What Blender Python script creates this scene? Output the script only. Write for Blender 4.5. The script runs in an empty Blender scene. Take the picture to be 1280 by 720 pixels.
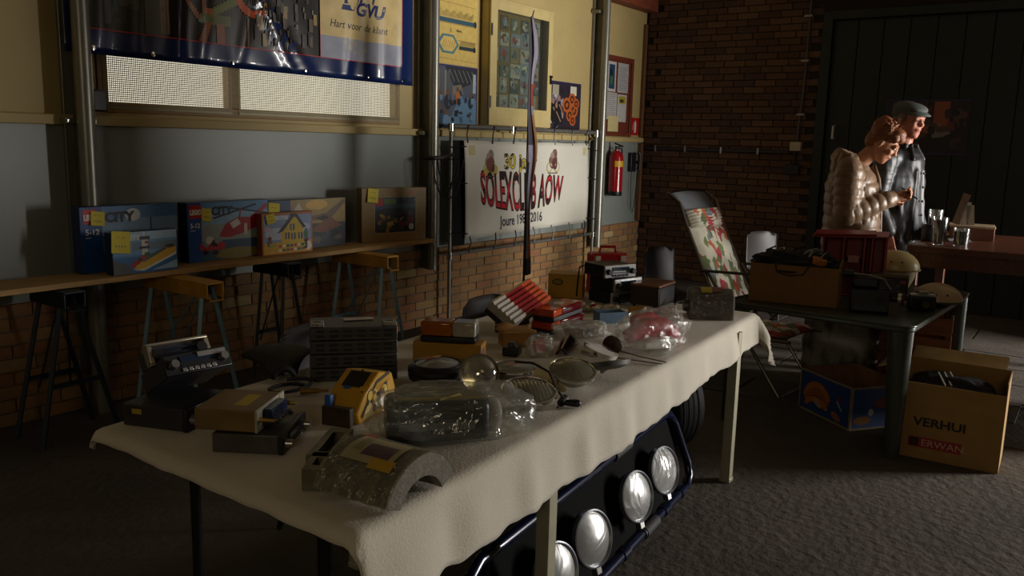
import bpy, bmesh, math, random
from mathutils import Vector, Matrix, Euler, noise
random.seed(7)
SC = bpy.context.scene
COL = SC.collection
R = math.radians
PI = math.pi
# ---------------------------------------------------------------- camera
F_PX, YAW, PITCH, ROLL, CAM_H = 1064.9, R(34.758), R(9.744), R(1.487), 1.55
cam_f = Vector((math.cos(PITCH) * math.cos(YAW), math.cos(PITCH) * math.sin(YAW), -math.sin(PITCH)))
_r = Vector((math.sin(YAW), -math.cos(YAW), 0)); _u = _r.cross(cam_f)
cam_r = _r * math.cos(ROLL) + _u * math.sin(ROLL); cam_u = cam_r.cross(cam_f)
CAM = Vector((0, 0, CAM_H))
cd = bpy.data.cameras.new('camera'); cam = bpy.data.objects.new('camera', cd); COL.objects.link(cam)
cd.sensor_width = 36; cd.lens = 36 * F_PX / 1280; cd.clip_start = .05
cam.matrix_world = Matrix(((cam_r.x, cam_u.x, -cam_f.x, 0), (cam_r.y, cam_u.y, -cam_f.y, 0),
                           (cam_r.z, cam_u.z, -cam_f.z, CAM_H), (0, 0, 0, 1)))
SC.camera = cam
# ---------------------------------------------------------------- light and exposure
SC.view_settings.view_transform = 'Standard'; SC.view_settings.look = 'None'
SC.view_settings.gamma = 1; SC.view_settings.use_curve_mapping = False
SC.view_settings.exposure = 0.0
w = bpy.data.worlds.new('sky'); SC.world = w; w.use_nodes = True
w.node_tree.nodes['Background'].inputs[0].default_value = (.55, .68, .9, 1)
w.node_tree.nodes['Background'].inputs[1].default_value = .6
def area(name, loc, target, sx, sy, power, color):
    l = bpy.data.lights.new(name, 'AREA'); l.shape = 'RECTANGLE'; l.size = sx; l.size_y = sy
    l.energy = power; l.color = color
    o = bpy.data.objects.new(name, l); COL.objects.link(o); o.location = loc
    o.rotation_euler = (Vector(target) - Vector(loc)).to_track_quat('-Z', 'Y').to_euler()
    return o
DOOR_X0, DOOR_X1, DOOR_H, WALL_R = 7.15, 8.7, 2.4, -3.4
area('daylight_in_doorway', ((DOOR_X0 + DOOR_X1) / 2, WALL_R - .05, DOOR_H / 2), ((DOOR_X0 + DOOR_X1) / 2, 0, DOOR_H / 2), DOOR_X1 - DOOR_X0, DOOR_H, 600, (1, .96, .90))
area('added_warm_fill', (-2.9, -.8, 2.3), (2, 1.6, .8), 1.4, 1.1, 26, (1, .82, .55))  # added warm fill from behind the camera; the back wall has no window
# ---------------------------------------------------------------- pixel -> place
def ray(x, y): return cam_r * ((x - 640) / F_PX) - cam_u * ((y - 360) / F_PX) + cam_f
def onz(x, y, z): d = ray(x, y); return CAM + d * ((z - CAM_H) / d.z)
def ony(x, y, Y): d = ray(x, y); return CAM + d * (Y / d.y)
def onx(x, y, X): d = ray(x, y); return CAM + d * (X / d.x)
WY, FX = 4.602, 9.27          # face of the left wall, face of the far wall
# ---------------------------------------------------------------- materials
def lin(c):
    if isinstance(c, str):
        c = [int(c[i:i + 2], 16) / 255 for i in (0, 2, 4)]
        c = [x / 12.92 if x <= .04045 else ((x + .055) / 1.055) ** 2.4 for x in c]
    return (c[0], c[1], c[2], 1)
MATS = {}
def mat(name, color, rough=.6, metal=0, var=.15, scale=12, bump=0, bscale=None, spec=.5, trans=0, coat=0, c2=None, thr=None, sheen=0, stretch=None):
    if name in MATS: return MATS[name]
    m = bpy.data.materials.new(name); m.use_nodes = True; MATS[name] = m
    nt = m.node_tree; b = nt.nodes['Principled BSDF']
    c = lin(color)
    b.inputs['Roughness'].default_value = rough; b.inputs['Metallic'].default_value = metal
    b.inputs['Specular IOR Level'].default_value = spec; b.inputs['Coat Weight'].default_value = coat
    if trans: b.inputs['Transmission Weight'].default_value = trans
    if sheen: b.inputs['Sheen Weight'].default_value = sheen
    tc = nt.nodes.new('ShaderNodeTexCoord'); src = tc.outputs['Object']
    if stretch:
        mp = nt.nodes.new('ShaderNodeMapping'); mp.inputs['Scale'].default_value = stretch
        nt.links.new(src, mp.inputs['Vector']); src = mp.outputs['Vector']
    n = nt.nodes.new('ShaderNodeTexNoise'); n.inputs['Scale'].default_value = scale; n.inputs['Detail'].default_value = 5
    nt.links.new(src, n.inputs['Vector'])
    cr = nt.nodes.new('ShaderNodeValToRGB'); e = cr.color_ramp.elements
    d2 = lin(c2) if c2 is not None else tuple(min(1, x * (1 + var)) for x in c[:3]) + (1,)
    d1 = c if c2 is not None else tuple(x * (1 - var) for x in c[:3]) + (1,)
    e[0].color = d1; e[1].color = d2
    e[0].position, e[1].position = thr if thr else (.3, .7)
    nt.links.new(n.outputs['Fac'], cr.inputs['Fac']); nt.links.new(cr.outputs['Color'], b.inputs['Base Color'])
    if bump:
        n2 = nt.nodes.new('ShaderNodeTexNoise'); n2.inputs['Scale'].default_value = bscale or scale * 4; n2.inputs['Detail'].default_value = 6
        nt.links.new(src, n2.inputs['Vector'])
        bp = nt.nodes.new('ShaderNodeBump'); bp.inputs['Strength'].default_value = bump; bp.inputs['Distance'].default_value = .01
        nt.links.new(n2.outputs['Fac'], bp.inputs['Height']); nt.links.new(bp.outputs['Normal'], b.inputs['Normal'])
    return m
def flat(c, rough=.45, coat=0):                       # printed ink, one per colour
    return mat('ink_' + c + ('_%d' % (rough * 100)), c, rough, var=.08, scale=25, coat=coat)
def film(name, tint=(.9, .9, .88), gl=.25, rough=.12, milky=.1, bs=18):   # thin clear plastic: see-through with wrinkled gloss
    if name in MATS: return MATS[name]
    m = bpy.data.materials.new(name); m.use_nodes = True; MATS[name] = m
    nt = m.node_tree; nt.nodes.remove(nt.nodes['Principled BSDF']); out = nt.nodes['Material Output']
    t = nt.nodes.new('ShaderNodeBsdfTransparent'); t.inputs[0].default_value = (*tint, 1)
    g = nt.nodes.new('ShaderNodeBsdfGlossy'); g.inputs['Roughness'].default_value = rough
    d = nt.nodes.new('ShaderNodeBsdfDiffuse'); d.inputs[0].default_value = (.75, .75, .73, 1)
    tl = nt.nodes.new('ShaderNodeBsdfTranslucent'); tl.inputs[0].default_value = (.75, .75, .73, 1)
    n = nt.nodes.new('ShaderNodeTexNoise'); n.inputs['Scale'].default_value = bs; n.inputs['Detail'].default_value = 3; n.inputs['Distortion'].default_value = 1.5
    tc = nt.nodes.new('ShaderNodeTexCoord'); nt.links.new(tc.outputs['Object'], n.inputs['Vector'])
    bp = nt.nodes.new('ShaderNodeBump'); bp.inputs['Strength'].default_value = .9; bp.inputs['Distance'].default_value = .02
    nt.links.new(n.outputs['Fac'], bp.inputs['Height']); nt.links.new(bp.outputs['Normal'], g.inputs['Normal'])
    a = nt.nodes.new('ShaderNodeMixShader'); a.inputs[0].default_value = gl
    nt.links.new(t.outputs[0], a.inputs[1]); nt.links.new(g.outputs[0], a.inputs[2])
    dd = nt.nodes.new('ShaderNodeMixShader'); dd.inputs[0].default_value = .5
    nt.links.new(d.outputs[0], dd.inputs[1]); nt.links.new(tl.outputs[0], dd.inputs[2])
    b2 = nt.nodes.new('ShaderNodeMixShader'); b2.inputs[0].default_value = milky
    nt.links.new(a.outputs[0], b2.inputs[1]); nt.links.new(dd.outputs[0], b2.inputs[2])
    nt.links.new(b2.outputs[0], out.inputs[0]); return m
def emit(name, c, s):
    m = bpy.data.materials.new(name); m.use_nodes = True; MATS[name] = m
    b = m.node_tree.nodes['Principled BSDF']; b.inputs['Base Color'].default_value = lin(c)
    b.inputs['Emission Color'].default_value = lin(c); b.inputs['Emission Strength'].default_value = s
    return m
# ---------------------------------------------------------------- mesh builder
class MB:
    def __init__(s): s.v = []; s.f = []; s.mi = []; s.cur = 0; s.M = None
    def add(s, vs, fs, M=None):
        o = len(s.v)
        for p in vs:
            p = Vector(p)
            if M is not None: p = M @ p
            if s.M is not None: p = s.M @ p
            s.v.append(p)
        for f in fs: s.f.append([i + o for i in f]); s.mi.append(s.cur)
        return s
    def box(s, c, d, rot=None, M=None):
        x, y, z = d[0] / 2, d[1] / 2, d[2] / 2
        vs = [Vector(p) for p in ((-x, -y, -z), (x, -y, -z), (x, y, -z), (-x, y, -z), (-x, -y, z), (x, -y, z), (x, y, z), (-x, y, z))]
        if rot is not None:
            E = Euler(rot).to_matrix(); vs = [E @ p for p in vs]
        vs = [p + Vector(c) for p in vs]
        return s.add(vs, [(3, 2, 1, 0), (4, 5, 6, 7), (0, 1, 5, 4), (1, 2, 6, 5), (2, 3, 7, 6), (3, 0, 4, 7)], M)
    def span(s, a, b, M=None):
        return s.box([(a[i] + b[i]) / 2 for i in range(3)], [abs(b[i] - a[i]) for i in range(3)], None, M)
    def tube(s, pts, r, n=8, closed=False, cap=True, M=None, flatz=1):
        pts = [Vector(p) for p in pts]; rs = r if isinstance(r, (list, tuple)) else [r] * len(pts)
        vs = []; N = len(pts); up = None
        for i, p in enumerate(pts):
            if closed: t = pts[(i + 1) % N] - pts[i - 1]
            else: t = pts[min(i + 1, N - 1)] - pts[max(i - 1, 0)]
            if t.length < 1e-9: t = Vector((0, 0, 1))
            t.normalize()
            if up is None: up = Vector((0, 0, 1)) if abs(t.z) < .9 else Vector((1, 0, 0))
            a = t.cross(up)
            if a.length < 1e-4: a = t.cross(Vector((1, 0, 0)))
            a.normalize(); b = a.cross(t).normalized(); up = b
            for k in range(n):
                q = 2 * PI * k / n; vs.append(p + a * (rs[i] * math.cos(q)) + b * (rs[i] * flatz * math.sin(q)))
        fs = []
        for i in range(N if closed else N - 1):
            j = (i + 1) % N
            for k in range(n): fs.append((i * n + k, i * n + (k + 1) % n, j * n + (k + 1) % n, j * n + k))
        if cap and not closed: fs.append(tuple(range(n - 1, -1, -1))); fs.append(tuple((N - 1) * n + k for k in range(n)))
        return s.add(vs, fs, M)
    def cyl(s, a, b, r, r2=None, n=16, M=None): return s.tube([a, b], [r, r if r2 is None else r2], n, M=M)
    def lathe(s, prof, n=24, M=None, a0=0, a1=2 * PI):
        full = abs(a1 - a0 - 2 * PI) < 1e-6; m = n if full else n + 1; vs = []
        for r, z in prof:
            for k in range(m):
                q = a0 + (a1 - a0) * k / n; vs.append((r * math.cos(q), r * math.sin(q), z))
        fs = []
        for i in range(len(prof) - 1):
            for k in range(n):
                k2 = (k + 1) % m; fs.append((i * m + k, i * m + k2, (i + 1) * m + k2, (i + 1) * m + k))
        if full:
            if prof[0][0] > 1e-5: fs.append(tuple(range(m - 1, -1, -1)))
            if prof[-1][0] > 1e-5: fs.append(tuple((len(prof) - 1) * m + k for k in range(m)))
        return s.add(vs, fs, M)
    def sph(s, c, r, n=16, h=10, M=None):
        r = (r, r, r) if not isinstance(r, (list, tuple)) else r
        pr = [(math.sin(PI * i / h), -math.cos(PI * i / h)) for i in range(h + 1)]
        T = Matrix.Translation(c) @ Matrix.Diagonal((*r, 1))
        return s.lathe([(max(a, 1e-6), b) for a, b in pr], n, (M @ T) if M is not None else T)
    def prism(s, poly, a, b, M=None):           # polygon in xy, extruded from z=a to z=b
        n = len(poly); vs = [(p[0], p[1], a) for p in poly] + [(p[0], p[1], b) for p in poly]
        fs = [tuple(range(n - 1, -1, -1)), tuple(range(n, 2 * n))] + [(i, (i + 1) % n, n + (i + 1) % n, n + i) for i in range(n)]
        return s.add(vs, fs, M)
    def grid(s, fn, nu, nv, M=None):
        vs = [fn(i / nu, j / nv) for j in range(nv + 1) for i in range(nu + 1)]
        fs = [(j * (nu + 1) + i, j * (nu + 1) + i + 1, (j + 1) * (nu + 1) + i + 1, (j + 1) * (nu + 1) + i) for j in range(nv) for i in range(nu)]
        return s.add(vs, fs, M)
def XF(loc=(0, 0, 0), rx=0, ry=0, rz=0): return Matrix.Translation(loc) @ Euler((R(rx), R(ry), R(rz))).to_matrix().to_4x4()
def obj(name, mb, mats, parent=None, bevel=0, smooth=40, seg=2, solid=0, sub=0, fixn=True):
    me = bpy.data.meshes.new(name); me.from_pydata([tuple(p) for p in mb.v], [], mb.f)
    mats = mats if isinstance(mats, (list, tuple)) else [mats]
    for m in mats: me.materials.append(m)
    if len(mats) > 1: me.polygons.foreach_set('material_index', mb.mi)
    if fixn:
        bm = bmesh.new(); bm.from_mesh(me); bmesh.ops.recalc_face_normals(bm, faces=bm.faces); bm.to_mesh(me); bm.free()
    if smooth:
        me.polygons.foreach_set('use_smooth', [True] * len(me.polygons))
        if smooth < 180: me.set_sharp_from_angle(angle=R(smooth))
    o = bpy.data.objects.new(name, me); COL.objects.link(o)
    if parent is not None: o.parent = parent
    if solid:
        md = o.modifiers.new('thick', 'SOLIDIFY'); md.thickness = solid; md.offset = 0
    if sub:
        md = o.modifiers.new('sub', 'SUBSURF'); md.levels = sub; md.render_levels = sub
    if bevel:
        md = o.modifiers.new('bevel', 'BEVEL'); md.width = bevel; md.segments = seg; md.limit_method = 'ANGLE'; md.angle_limit = R(40)
    return o
def tag(o, label=None, cat=None, group=None, kind=None):
    if label: o['label'] = label
    if cat: o['category'] = cat
    if group: o['group'] = group
    if kind: o['kind'] = kind
    return o
def thing(name, label, cat, loc=(0, 0, 0), rz=0, group=None, rx=0, ry=0):
    o = bpy.data.objects.new(name, None); COL.objects.link(o); o.empty_display_size = .05
    o.location = loc; o.rotation_euler = (R(rx), R(ry), R(rz)); return tag(o, label, cat, group)
def struct(name, mb, m, label=None, cat=None, **k):
    o = obj(name, mb, m, **k); return tag(o, label, cat, kind='structure')
def copy_tree(o, parent=None):
    c = o.copy(); COL.objects.link(c)
    if parent is not None: c.parent = parent
    for ch in [x for x in bpy.data.objects if x.parent == o and x is not c]: copy_tree(ch, c)
    return c
# ---------------------------------------------------------------- flat print
def text_geo(body, size=1, xs=1, shear=0, offset=0, align='LEFT', spacing=1):
    cu = bpy.data.curves.new('t', 'FONT'); cu.body = body; cu.size = size; cu.shear = shear; cu.offset = offset
    cu.align_x = align; cu.space_character = spacing; cu.resolution_u = 3
    o = bpy.data.objects.new('t', cu); COL.objects.link(o)
    me = bpy.data.meshes.new_from_object(o.evaluated_get(bpy.context.evaluated_depsgraph_get()))
    vs = [(v.co.x * xs, v.co.y) for v in me.vertices]; fs = [tuple(p.vertices) for p in me.polygons]
    bpy.data.objects.remove(o); bpy.data.curves.remove(cu); bpy.data.meshes.remove(me)
    return vs, fs
class Print:
    """flat inks laid on a surface: frame(u, v, lift) -> point"""
    def __init__(s, frame, base=.0006, step=.00004): s.fr = frame; s.off = base; s.step = min(step, .00004); s.mb = MB(); s.mats = []
    def _m(s, m):
        if isinstance(m, str): m = flat(m)
        if m not in s.mats: s.mats.append(m)
        s.mb.cur = s.mats.index(m); s.off += s.step
    def poly(s, pts, m):
        s._m(m); s.mb.add([s.fr(u, v, s.off) for u, v in pts], [tuple(range(len(pts)))])
    def rect(s, u0, v0, u1, v1, m, div=1):
        s._m(m)
        s.mb.grid(lambda a, b: s.fr(u0 + (u1 - u0) * a, v0 + (v1 - v0) * b, s.off), div, div)
    def ell(s, u, v, ru, rv, m, n=14, rot=0):
        c, q = math.cos(rot), math.sin(rot)
        s.poly([(u + ru * math.cos(2 * PI * k / n) * c - rv * math.sin(2 * PI * k / n) * q, v + ru * math.cos(2 * PI * k / n) * q + rv * math.sin(2 * PI * k / n) * c) for k in range(n)], m)
    def line(s, pts, w, m):
        s._m(m)
        for (a, b), (c, d) in zip(pts[:-1], pts[1:]):
            L = math.hypot(c - a, d - b) or 1; nx, ny = -(d - b) / L * w / 2, (c - a) / L * w / 2
            s.mb.add([s.fr(x, y, s.off) for x, y in ((a + nx, b + ny), (c + nx, d + ny), (c - nx, d - ny), (a - nx, b - ny))], [(0, 1, 2, 3)])
    def text(s, body, u, v, size, m, warp=None, **k):
        vs, fs = text_geo(body, size, **k); s._m(m)
        if warp: vs = [warp(a, b) for a, b in vs]
        s.mb.add([s.fr(u + a, v + b, s.off) for a, b in vs], fs)
    def scatter(s, u0, v0, u1, v1, cols, n, smin, smax, seed=1):
        rd = random.Random(seed)
        for _ in range(n):
            a = rd.uniform(smin, smax); b = rd.uniform(smin, smax); u = rd.uniform(u0, u1 - a); v = rd.uniform(v0, v1 - b)
            if rd.random() < .5: s.ell(u + a / 2, v + b / 2, a / 2, b / 2, rd.choice(cols), 8, rd.uniform(0, 3))
            else: s.poly([(u + rd.uniform(0, .3) * a, v), (u + a, v + rd.uniform(0, .3) * b), (u + a * rd.uniform(.7, 1), v + b), (u, v + b * rd.uniform(.7, 1))], rd.choice(cols))
    def done(s, parent, name='print'):
        return obj(name, s.mb, s.mats, parent, smooth=0, fixn=False)
def plane_frame(o, eu, ev, n):
    o, eu, ev, n = Vector(o), Vector(eu), Vector(ev), Vector(n)
    return lambda u, v, k: o + eu * u + ev * v + n * k
def wallf(u, v, k): return Vector((u, WY + .03 - k, v))      # u along the wall, v height
def loc_on(p, z=None): return Vector((p.x, p.y, p.z if z is None else z))
# common materials
M_black = mat('black_plastic', '15151a', .4, var=.2, scale=30)
M_blackm = mat('black_metal', '1b1c1f', .35, .3, var=.2)
M_steel = mat('steel', '9a9a98', .32, .9, var=.12, scale=20)
M_chrome = mat('chrome', 'd8d8d6', .12, 1, var=.05)
M_white = mat('white_plastic', 'd9d7cf', .4, var=.06)
M_card = mat('cardboard', 'a5783f', .85, var=.12, scale=9, bump=.1, bscale=120)
M_rubber = mat('rubber', '121214', .7, var=.2, scale=30, bump=.2, bscale=90)
M_glass = mat('lamp_glass', 'f2f4f2', .05, 0, var=.01, trans=.95)
M_note = mat('note_paper', 'e5d75a', .8, var=.05)
# ================================================================ STRUCTURE
M_floor = mat('worn_asphalt', '3d352d', .85, var=.5, scale=1.6, bump=.9, bscale=22, c2='5d5348', thr=(.25, .8))
M_mortar = mat('mortar', '6f6759', .95, var=.2, scale=30, bump=.3)
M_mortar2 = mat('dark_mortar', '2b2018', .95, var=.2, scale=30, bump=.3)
M_cream = mat('cream_paint', 'b5a06a', .6, var=.06, scale=3)
M_grey = mat('grey_green_panel', '8b918c', .38, var=.05, scale=2)
M_dgreen = mat('dark_green_paint', '0f1a15', .5, var=.2, scale=6)
mb = MB(); mb.span((-3, WALL_R, -.1), (FX + .4, WY + .3, 0)); floor = struct('floor', mb, M_floor)
# long concrete slabs let into the floor beyond the tables
M_slab = mat('floor_slab', '4a433c', .75, var=.25, scale=5, bump=.4, bscale=40)
slab_me = None
for i in range(8):
    for j in range(4):
        X0 = 5.35 + i * .48; Y0 = .2 + j * 1.02 + (.5 if i % 2 else 0) - .4
        if Y0 + 1 > 4.4: continue
        if slab_me is None:
            mb = MB(); mb.box((0, 0, 0), (.465, 1.0, .012)); o = obj('floor_slab', mb, M_slab, floor, bevel=.003, seg=1); slab_me = o.data
        else:
            o = bpy.data.objects.new('floor_slab', slab_me); COL.objects.link(o); o.parent = floor
        o.location = (X0, Y0 + .5, .002 + random.uniform(0, .003))
mb = MB(); mb.span((-3, WALL_R, 3.9), (FX + .4, WY + .3, 4.0)); struct('ceiling', mb, mat('ceiling_boards', '6a5c48', .8, var=.2, scale=3))
mb = MB(); mb.span((-3.2, WALL_R - .2, 0), (-3, WY + .3, 4)); struct('wall_back', mb, mat('dull_plaster', '80765f', .8, scale=3))
mb = MB()
mb.span((-3.2, WALL_R - .2, 0), (DOOR_X0, WALL_R, 4)); mb.span((DOOR_X1, WALL_R - .2, 0), (FX + .2, WALL_R, 4)); mb.span((DOOR_X0, WALL_R - .2, DOOR_H), (DOOR_X1, WALL_R, 4))
struct('wall_right', mb, MATS['dull_plaster'])
mb = MB(); mb.span((8.1, -.62, 0), (FX + .012, -.5, 3.9)); struct('added_shade_wall', mb, MATS['dull_plaster'])  # unseen stub wall added to keep the doorway light off the far wall
dsp = thing('added_shade_stand', 'tall grey felt board on feet, added out of view to shade the left wall', 'added light blocker', (5.88, -.22, 0))  # added out of view, blocks doorway light to darken the left wall
mb = MB(); mb.span((-.46, -.02, .08), (.42, .02, 2.5)); obj('felt_board', mb, mat('grey_felt', '4c4c4a', .9, bump=.2), dsp, bevel=.004)
mb = MB(); [mb.span(*q) for q in (((-.49, -.025, 0.0), (-.46, .025, 2.53)), ((.42, -.025, 0.0), (.45, .025, 2.53)), ((-.46, -.025, 2.5), (.42, .025, 2.53)))]; obj('panel_frame', mb, M_steel, dsp)
for s_ in (-1, 1): mb = MB(); mb.span((s_ * .475 - .02, -.25, 0), (s_ * .475 + .02, .2, .025)); obj('foot', mb, M_steel, dsp)
# ---- left wall: brick dado, grey panel, cream wall with the screened window
WX0, WX1, WZ0, WZ1 = 2.62, 5.06, 1.655, 2.75
mb = MB()
mb.span((-3, WY + .012, 0), (FX + .2, WY + .3, .646))
mb.cur = 1; mb.span((-3, WY + .03, .646), (FX + .2, WY + .3, 1.58))
mb.cur = 2
mb.span((-3, WY + .03, 1.58), (WX0, WY + .3, 4)); mb.span((WX1, WY + .03, 1.58), (FX + .2, WY + .3, 4))
mb.span((WX0, WY + .03, 1.58), (WX1, WY + .3, WZ0)); mb.span((WX0, WY + .03, WZ1), (WX1, WY + .3, 4))
wall_left = struct('wall_left', mb, [M_mortar, M_grey, M_cream], smooth=0)
BR = [mat('brick_%d' % i, c, .85, var=.22, scale=40, bump=.35, bscale=70, c2=c2, thr=(.25, .85)) for i, (c, c2) in enumerate(
    [('805f3c', '9a7648'), ('86603c', '9c7348'), ('785a3c', '90734c'), ('8c6c44', 'a48556'), ('825639', '986c48'), ('9a8458', 'bba676')])]
def brick_mesh(name, L, H, D, m):
    mb = MB(); mb.box((0, 0, 0), (L, D, H)); o = obj(name, mb, m, bevel=.003, seg=1, smooth=0)
    me = o.data; bpy.data.objects.remove(o); return me
LB, HB = .225, .0625
meshes = [brick_mesh('brick', LB, HB, .03, m) for m in BR]; halves = [brick_mesh('brick', .1, HB, .03, m) for m in BR]
rb = random.Random(3)
CH = .072
for c in range(9):
    x = 1.72 + (.1175 if c % 2 else 0); z = .004 + c * CH + CH / 2
    while x < FX - .02:
        L = LB
        k = rb.choices(range(6), (4, 4, 3, 3, 2, .6))[0]
        if x + L > FX: me = halves[k]; L = .1
        else: me = meshes[k]
        o = bpy.data.objects.new('brick', me); COL.objects.link(o); o.parent = wall_left
        o.location = (x + L / 2, WY + .015 + rb.uniform(-.002, .003), z); o.rotation_euler = (0, R(rb.uniform(-.4, .4)), R(rb.uniform(-.5, .5)))
        if L == .1 and x + L > FX: o.location.x = FX - .055
        x += .235
# ---- far wall: dark brick, with the green door to its right
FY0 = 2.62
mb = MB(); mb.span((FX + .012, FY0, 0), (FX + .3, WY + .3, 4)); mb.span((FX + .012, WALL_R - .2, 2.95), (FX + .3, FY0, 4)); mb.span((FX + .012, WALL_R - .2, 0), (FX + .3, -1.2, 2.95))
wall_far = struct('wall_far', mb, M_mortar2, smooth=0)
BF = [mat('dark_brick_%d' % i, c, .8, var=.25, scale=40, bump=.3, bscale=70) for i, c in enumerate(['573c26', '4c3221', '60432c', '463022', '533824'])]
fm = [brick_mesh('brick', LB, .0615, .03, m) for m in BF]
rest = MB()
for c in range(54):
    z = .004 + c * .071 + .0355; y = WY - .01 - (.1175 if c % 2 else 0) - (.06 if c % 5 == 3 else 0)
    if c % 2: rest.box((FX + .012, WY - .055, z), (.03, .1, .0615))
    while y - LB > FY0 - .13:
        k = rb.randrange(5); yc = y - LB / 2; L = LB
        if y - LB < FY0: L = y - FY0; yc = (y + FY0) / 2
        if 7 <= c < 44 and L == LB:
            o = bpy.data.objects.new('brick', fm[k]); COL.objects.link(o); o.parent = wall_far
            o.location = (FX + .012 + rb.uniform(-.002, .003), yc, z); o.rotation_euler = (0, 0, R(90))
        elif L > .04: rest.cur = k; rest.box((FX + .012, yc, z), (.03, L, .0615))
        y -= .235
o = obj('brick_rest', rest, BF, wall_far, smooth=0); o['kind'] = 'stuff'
# green door: framed boards
d = thing('door_1', None, None, (FX, 0, 0)); d['kind'] = 'structure'
mb = MB(); mb.span((-.02, FY0 - .1, 0), (.14, FY0, 2.95)); mb.span((-.02, -1.2, 2.86), (.14, FY0 - .1, 2.95)); obj('door_frame', mb, M_dgreen, d, bevel=.006)
mb = MB(); mb.span((.06, -1.2, 0), (.1, FY0 - .1, 2.86)); obj('door_leaf', mb, M_dgreen, d)
y = FY0 - .1
while y > -1.2:
    mb = MB(); mb.span((.03, max(y - .24, -1.2), .0), (.062, y - .004, 2.85)); obj('board', mb, M_dgreen, d, bevel=.004)
    y -= .244
mb = MB(); mb.tube([(.03, FY0 - .2, 1.66), (-.05, FY0 - .2, 1.67), (-.05, FY0 - .2, 1.79), (.03, FY0 - .2, 1.8)], .012, 8); obj('door_handle', mb, mat('pale_metal', 'b9b7ae', .4, .6), d)
# wood baseboard of the ceiling by the corner
mb = MB(); mb.span((8.25, WY - .12, 3.05), (FX - .02, WY + .028, 3.2)); struct('trim_2', mb, mat('red_brown_wood', '7a3a22', .6, var=.3, scale=6, stretch=(1, 8, 8)), bevel=.006)
# ledge under the window and posters
mb = MB(); mb.span((-3, WY - .012, 1.578), (FX - .005, WY + .03, 1.632)); struct('trim_1', mb, M_cream, bevel=.006)
# corner batten
mb = MB(); mb.span((9.2, WY - .006, 1.64), (9.255, WY + .028, 2.92)); struct('trim_3', mb, mat('brown_wood', '6f4a2c', .6, var=.25, scale=8, stretch=(8, 8, 1)), bevel=.004)
mb = MB(); mb.span((9.2, WY - .02, .66), (9.25, WY + .028, 1.57)); struct('trim_4', mb, MATS['brown_wood'], bevel=.004)
# ---- window with perforated screens
M_frame = mat('tan_wood_paint', '96794a', .55, var=.12, scale=10, stretch=(2, 10, 10))
win = thing('window_1', None, None, (0, WY + .03, 0)); win['kind'] = 'structure'
M_pane = emit('daylit_frosted_pane', 'f4efdc', .9)
mb = MB(); mb.span((WX0, .1, WZ0), (WX1, .11, WZ1)); obj('pane', mb, M_pane, win)
fr = MB()
fr.span((WX0, -.012, WZ0), (WX1, .05, WZ0 + .055)); fr.span((WX0, -.012, WZ1 - .05), (WX1, .05, WZ1)); fr.span((WX0, -.012, WZ0 + .055), (WX0 + .06, .05, WZ1 - .05)); fr.span((WX1 - .05, -.012, WZ0 + .055), (WX1, .05, WZ1 - .05)); fr.span((3.475, -.014, WZ0 + .055), (3.56, .05, WZ1 - .05))
obj('window_frame', fr, M_frame, win, bevel=.004)
M_mesh = mat('perforated_steel', '8d8467', .5, .3, var=.1)
for a, b in ((WX0 + .03, 3.49), (3.545, WX1 - .03)):
    s = MB(); z = WZ0 + .03; P_ = .0115; wd = .0046
    z1 = 2.12
    while z < z1: s.add([(a, -.016, z), (b, -.016, z), (b, -.016, z + wd), (a, -.016, z + wd)], [(0, 1, 2, 3)]); z += P_
    x = a
    while x < b: s.add([(x, -.0162, WZ0 + .03), (x + wd, -.0162, WZ0 + .03), (x + wd, -.0162, z1), (x, -.0162, z1)], [(0, 1, 2, 3)]); x += P_
    s.span((a, -.018, WZ0 + .02), (b, -.0155, WZ0 + .034))
    obj('perforated_screen', s, M_mesh, win, smooth=0, fixn=False)
# ---- steel columns
M_col = mat('galvanised_column', '8a887e', .35, .55, var=.15, scale=10, stretch=(4, 4, .6))
M_coln = mat('dark_web', '5c574c', .5, .3, var=.2)
def column(X, label, z0=.0, w=.1, dpt=.13):
    c = thing('steel_column', label, 'column', (X, WY + .03, 0)); c['kind'] = 'structure'
    mb = MB(); mb.span((-w / 2, -.03, z0), (w / 2, -.002, 3.9)); obj('wall_flange', mb, M_col, c, bevel=.004)
    mb = MB(); mb.span((-.012, -dpt, z0), (.012, -.03, 3.9)); obj('web', mb, M_coln, c)
    mb = MB(); mb.tube([(0, -dpt - .012, z0), (0, -dpt - .012, 3.9)], w * .42, 14, flatz=1); obj('front_pipe', mb, M_col, c)
    for z in (1.6, 2.9):
        mb = MB(); mb.span((-w / 2 - .03, -dpt + .03, z - .015), (w / 2 + .03, -.01, z + .015)); b = obj('bracket', mb, M_col, c, bevel=.003)
        mb = MB(); mb.cyl((-w / 2 - .018, -dpt + .03, z), (-w / 2 - .018, -dpt + .02, z), .008, n=8); obj('bolt', mb, M_chrome, b)
    return c
column(2.47, 'grey steel post at the end of the screened window beside the shelf', .0, .11)
column(5.31, 'galvanised steel post between screened window and yellow poster', .5)
column(8.06, 'galvanised steel post between pipe frame and red-brown noticeboard', .45)
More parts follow.
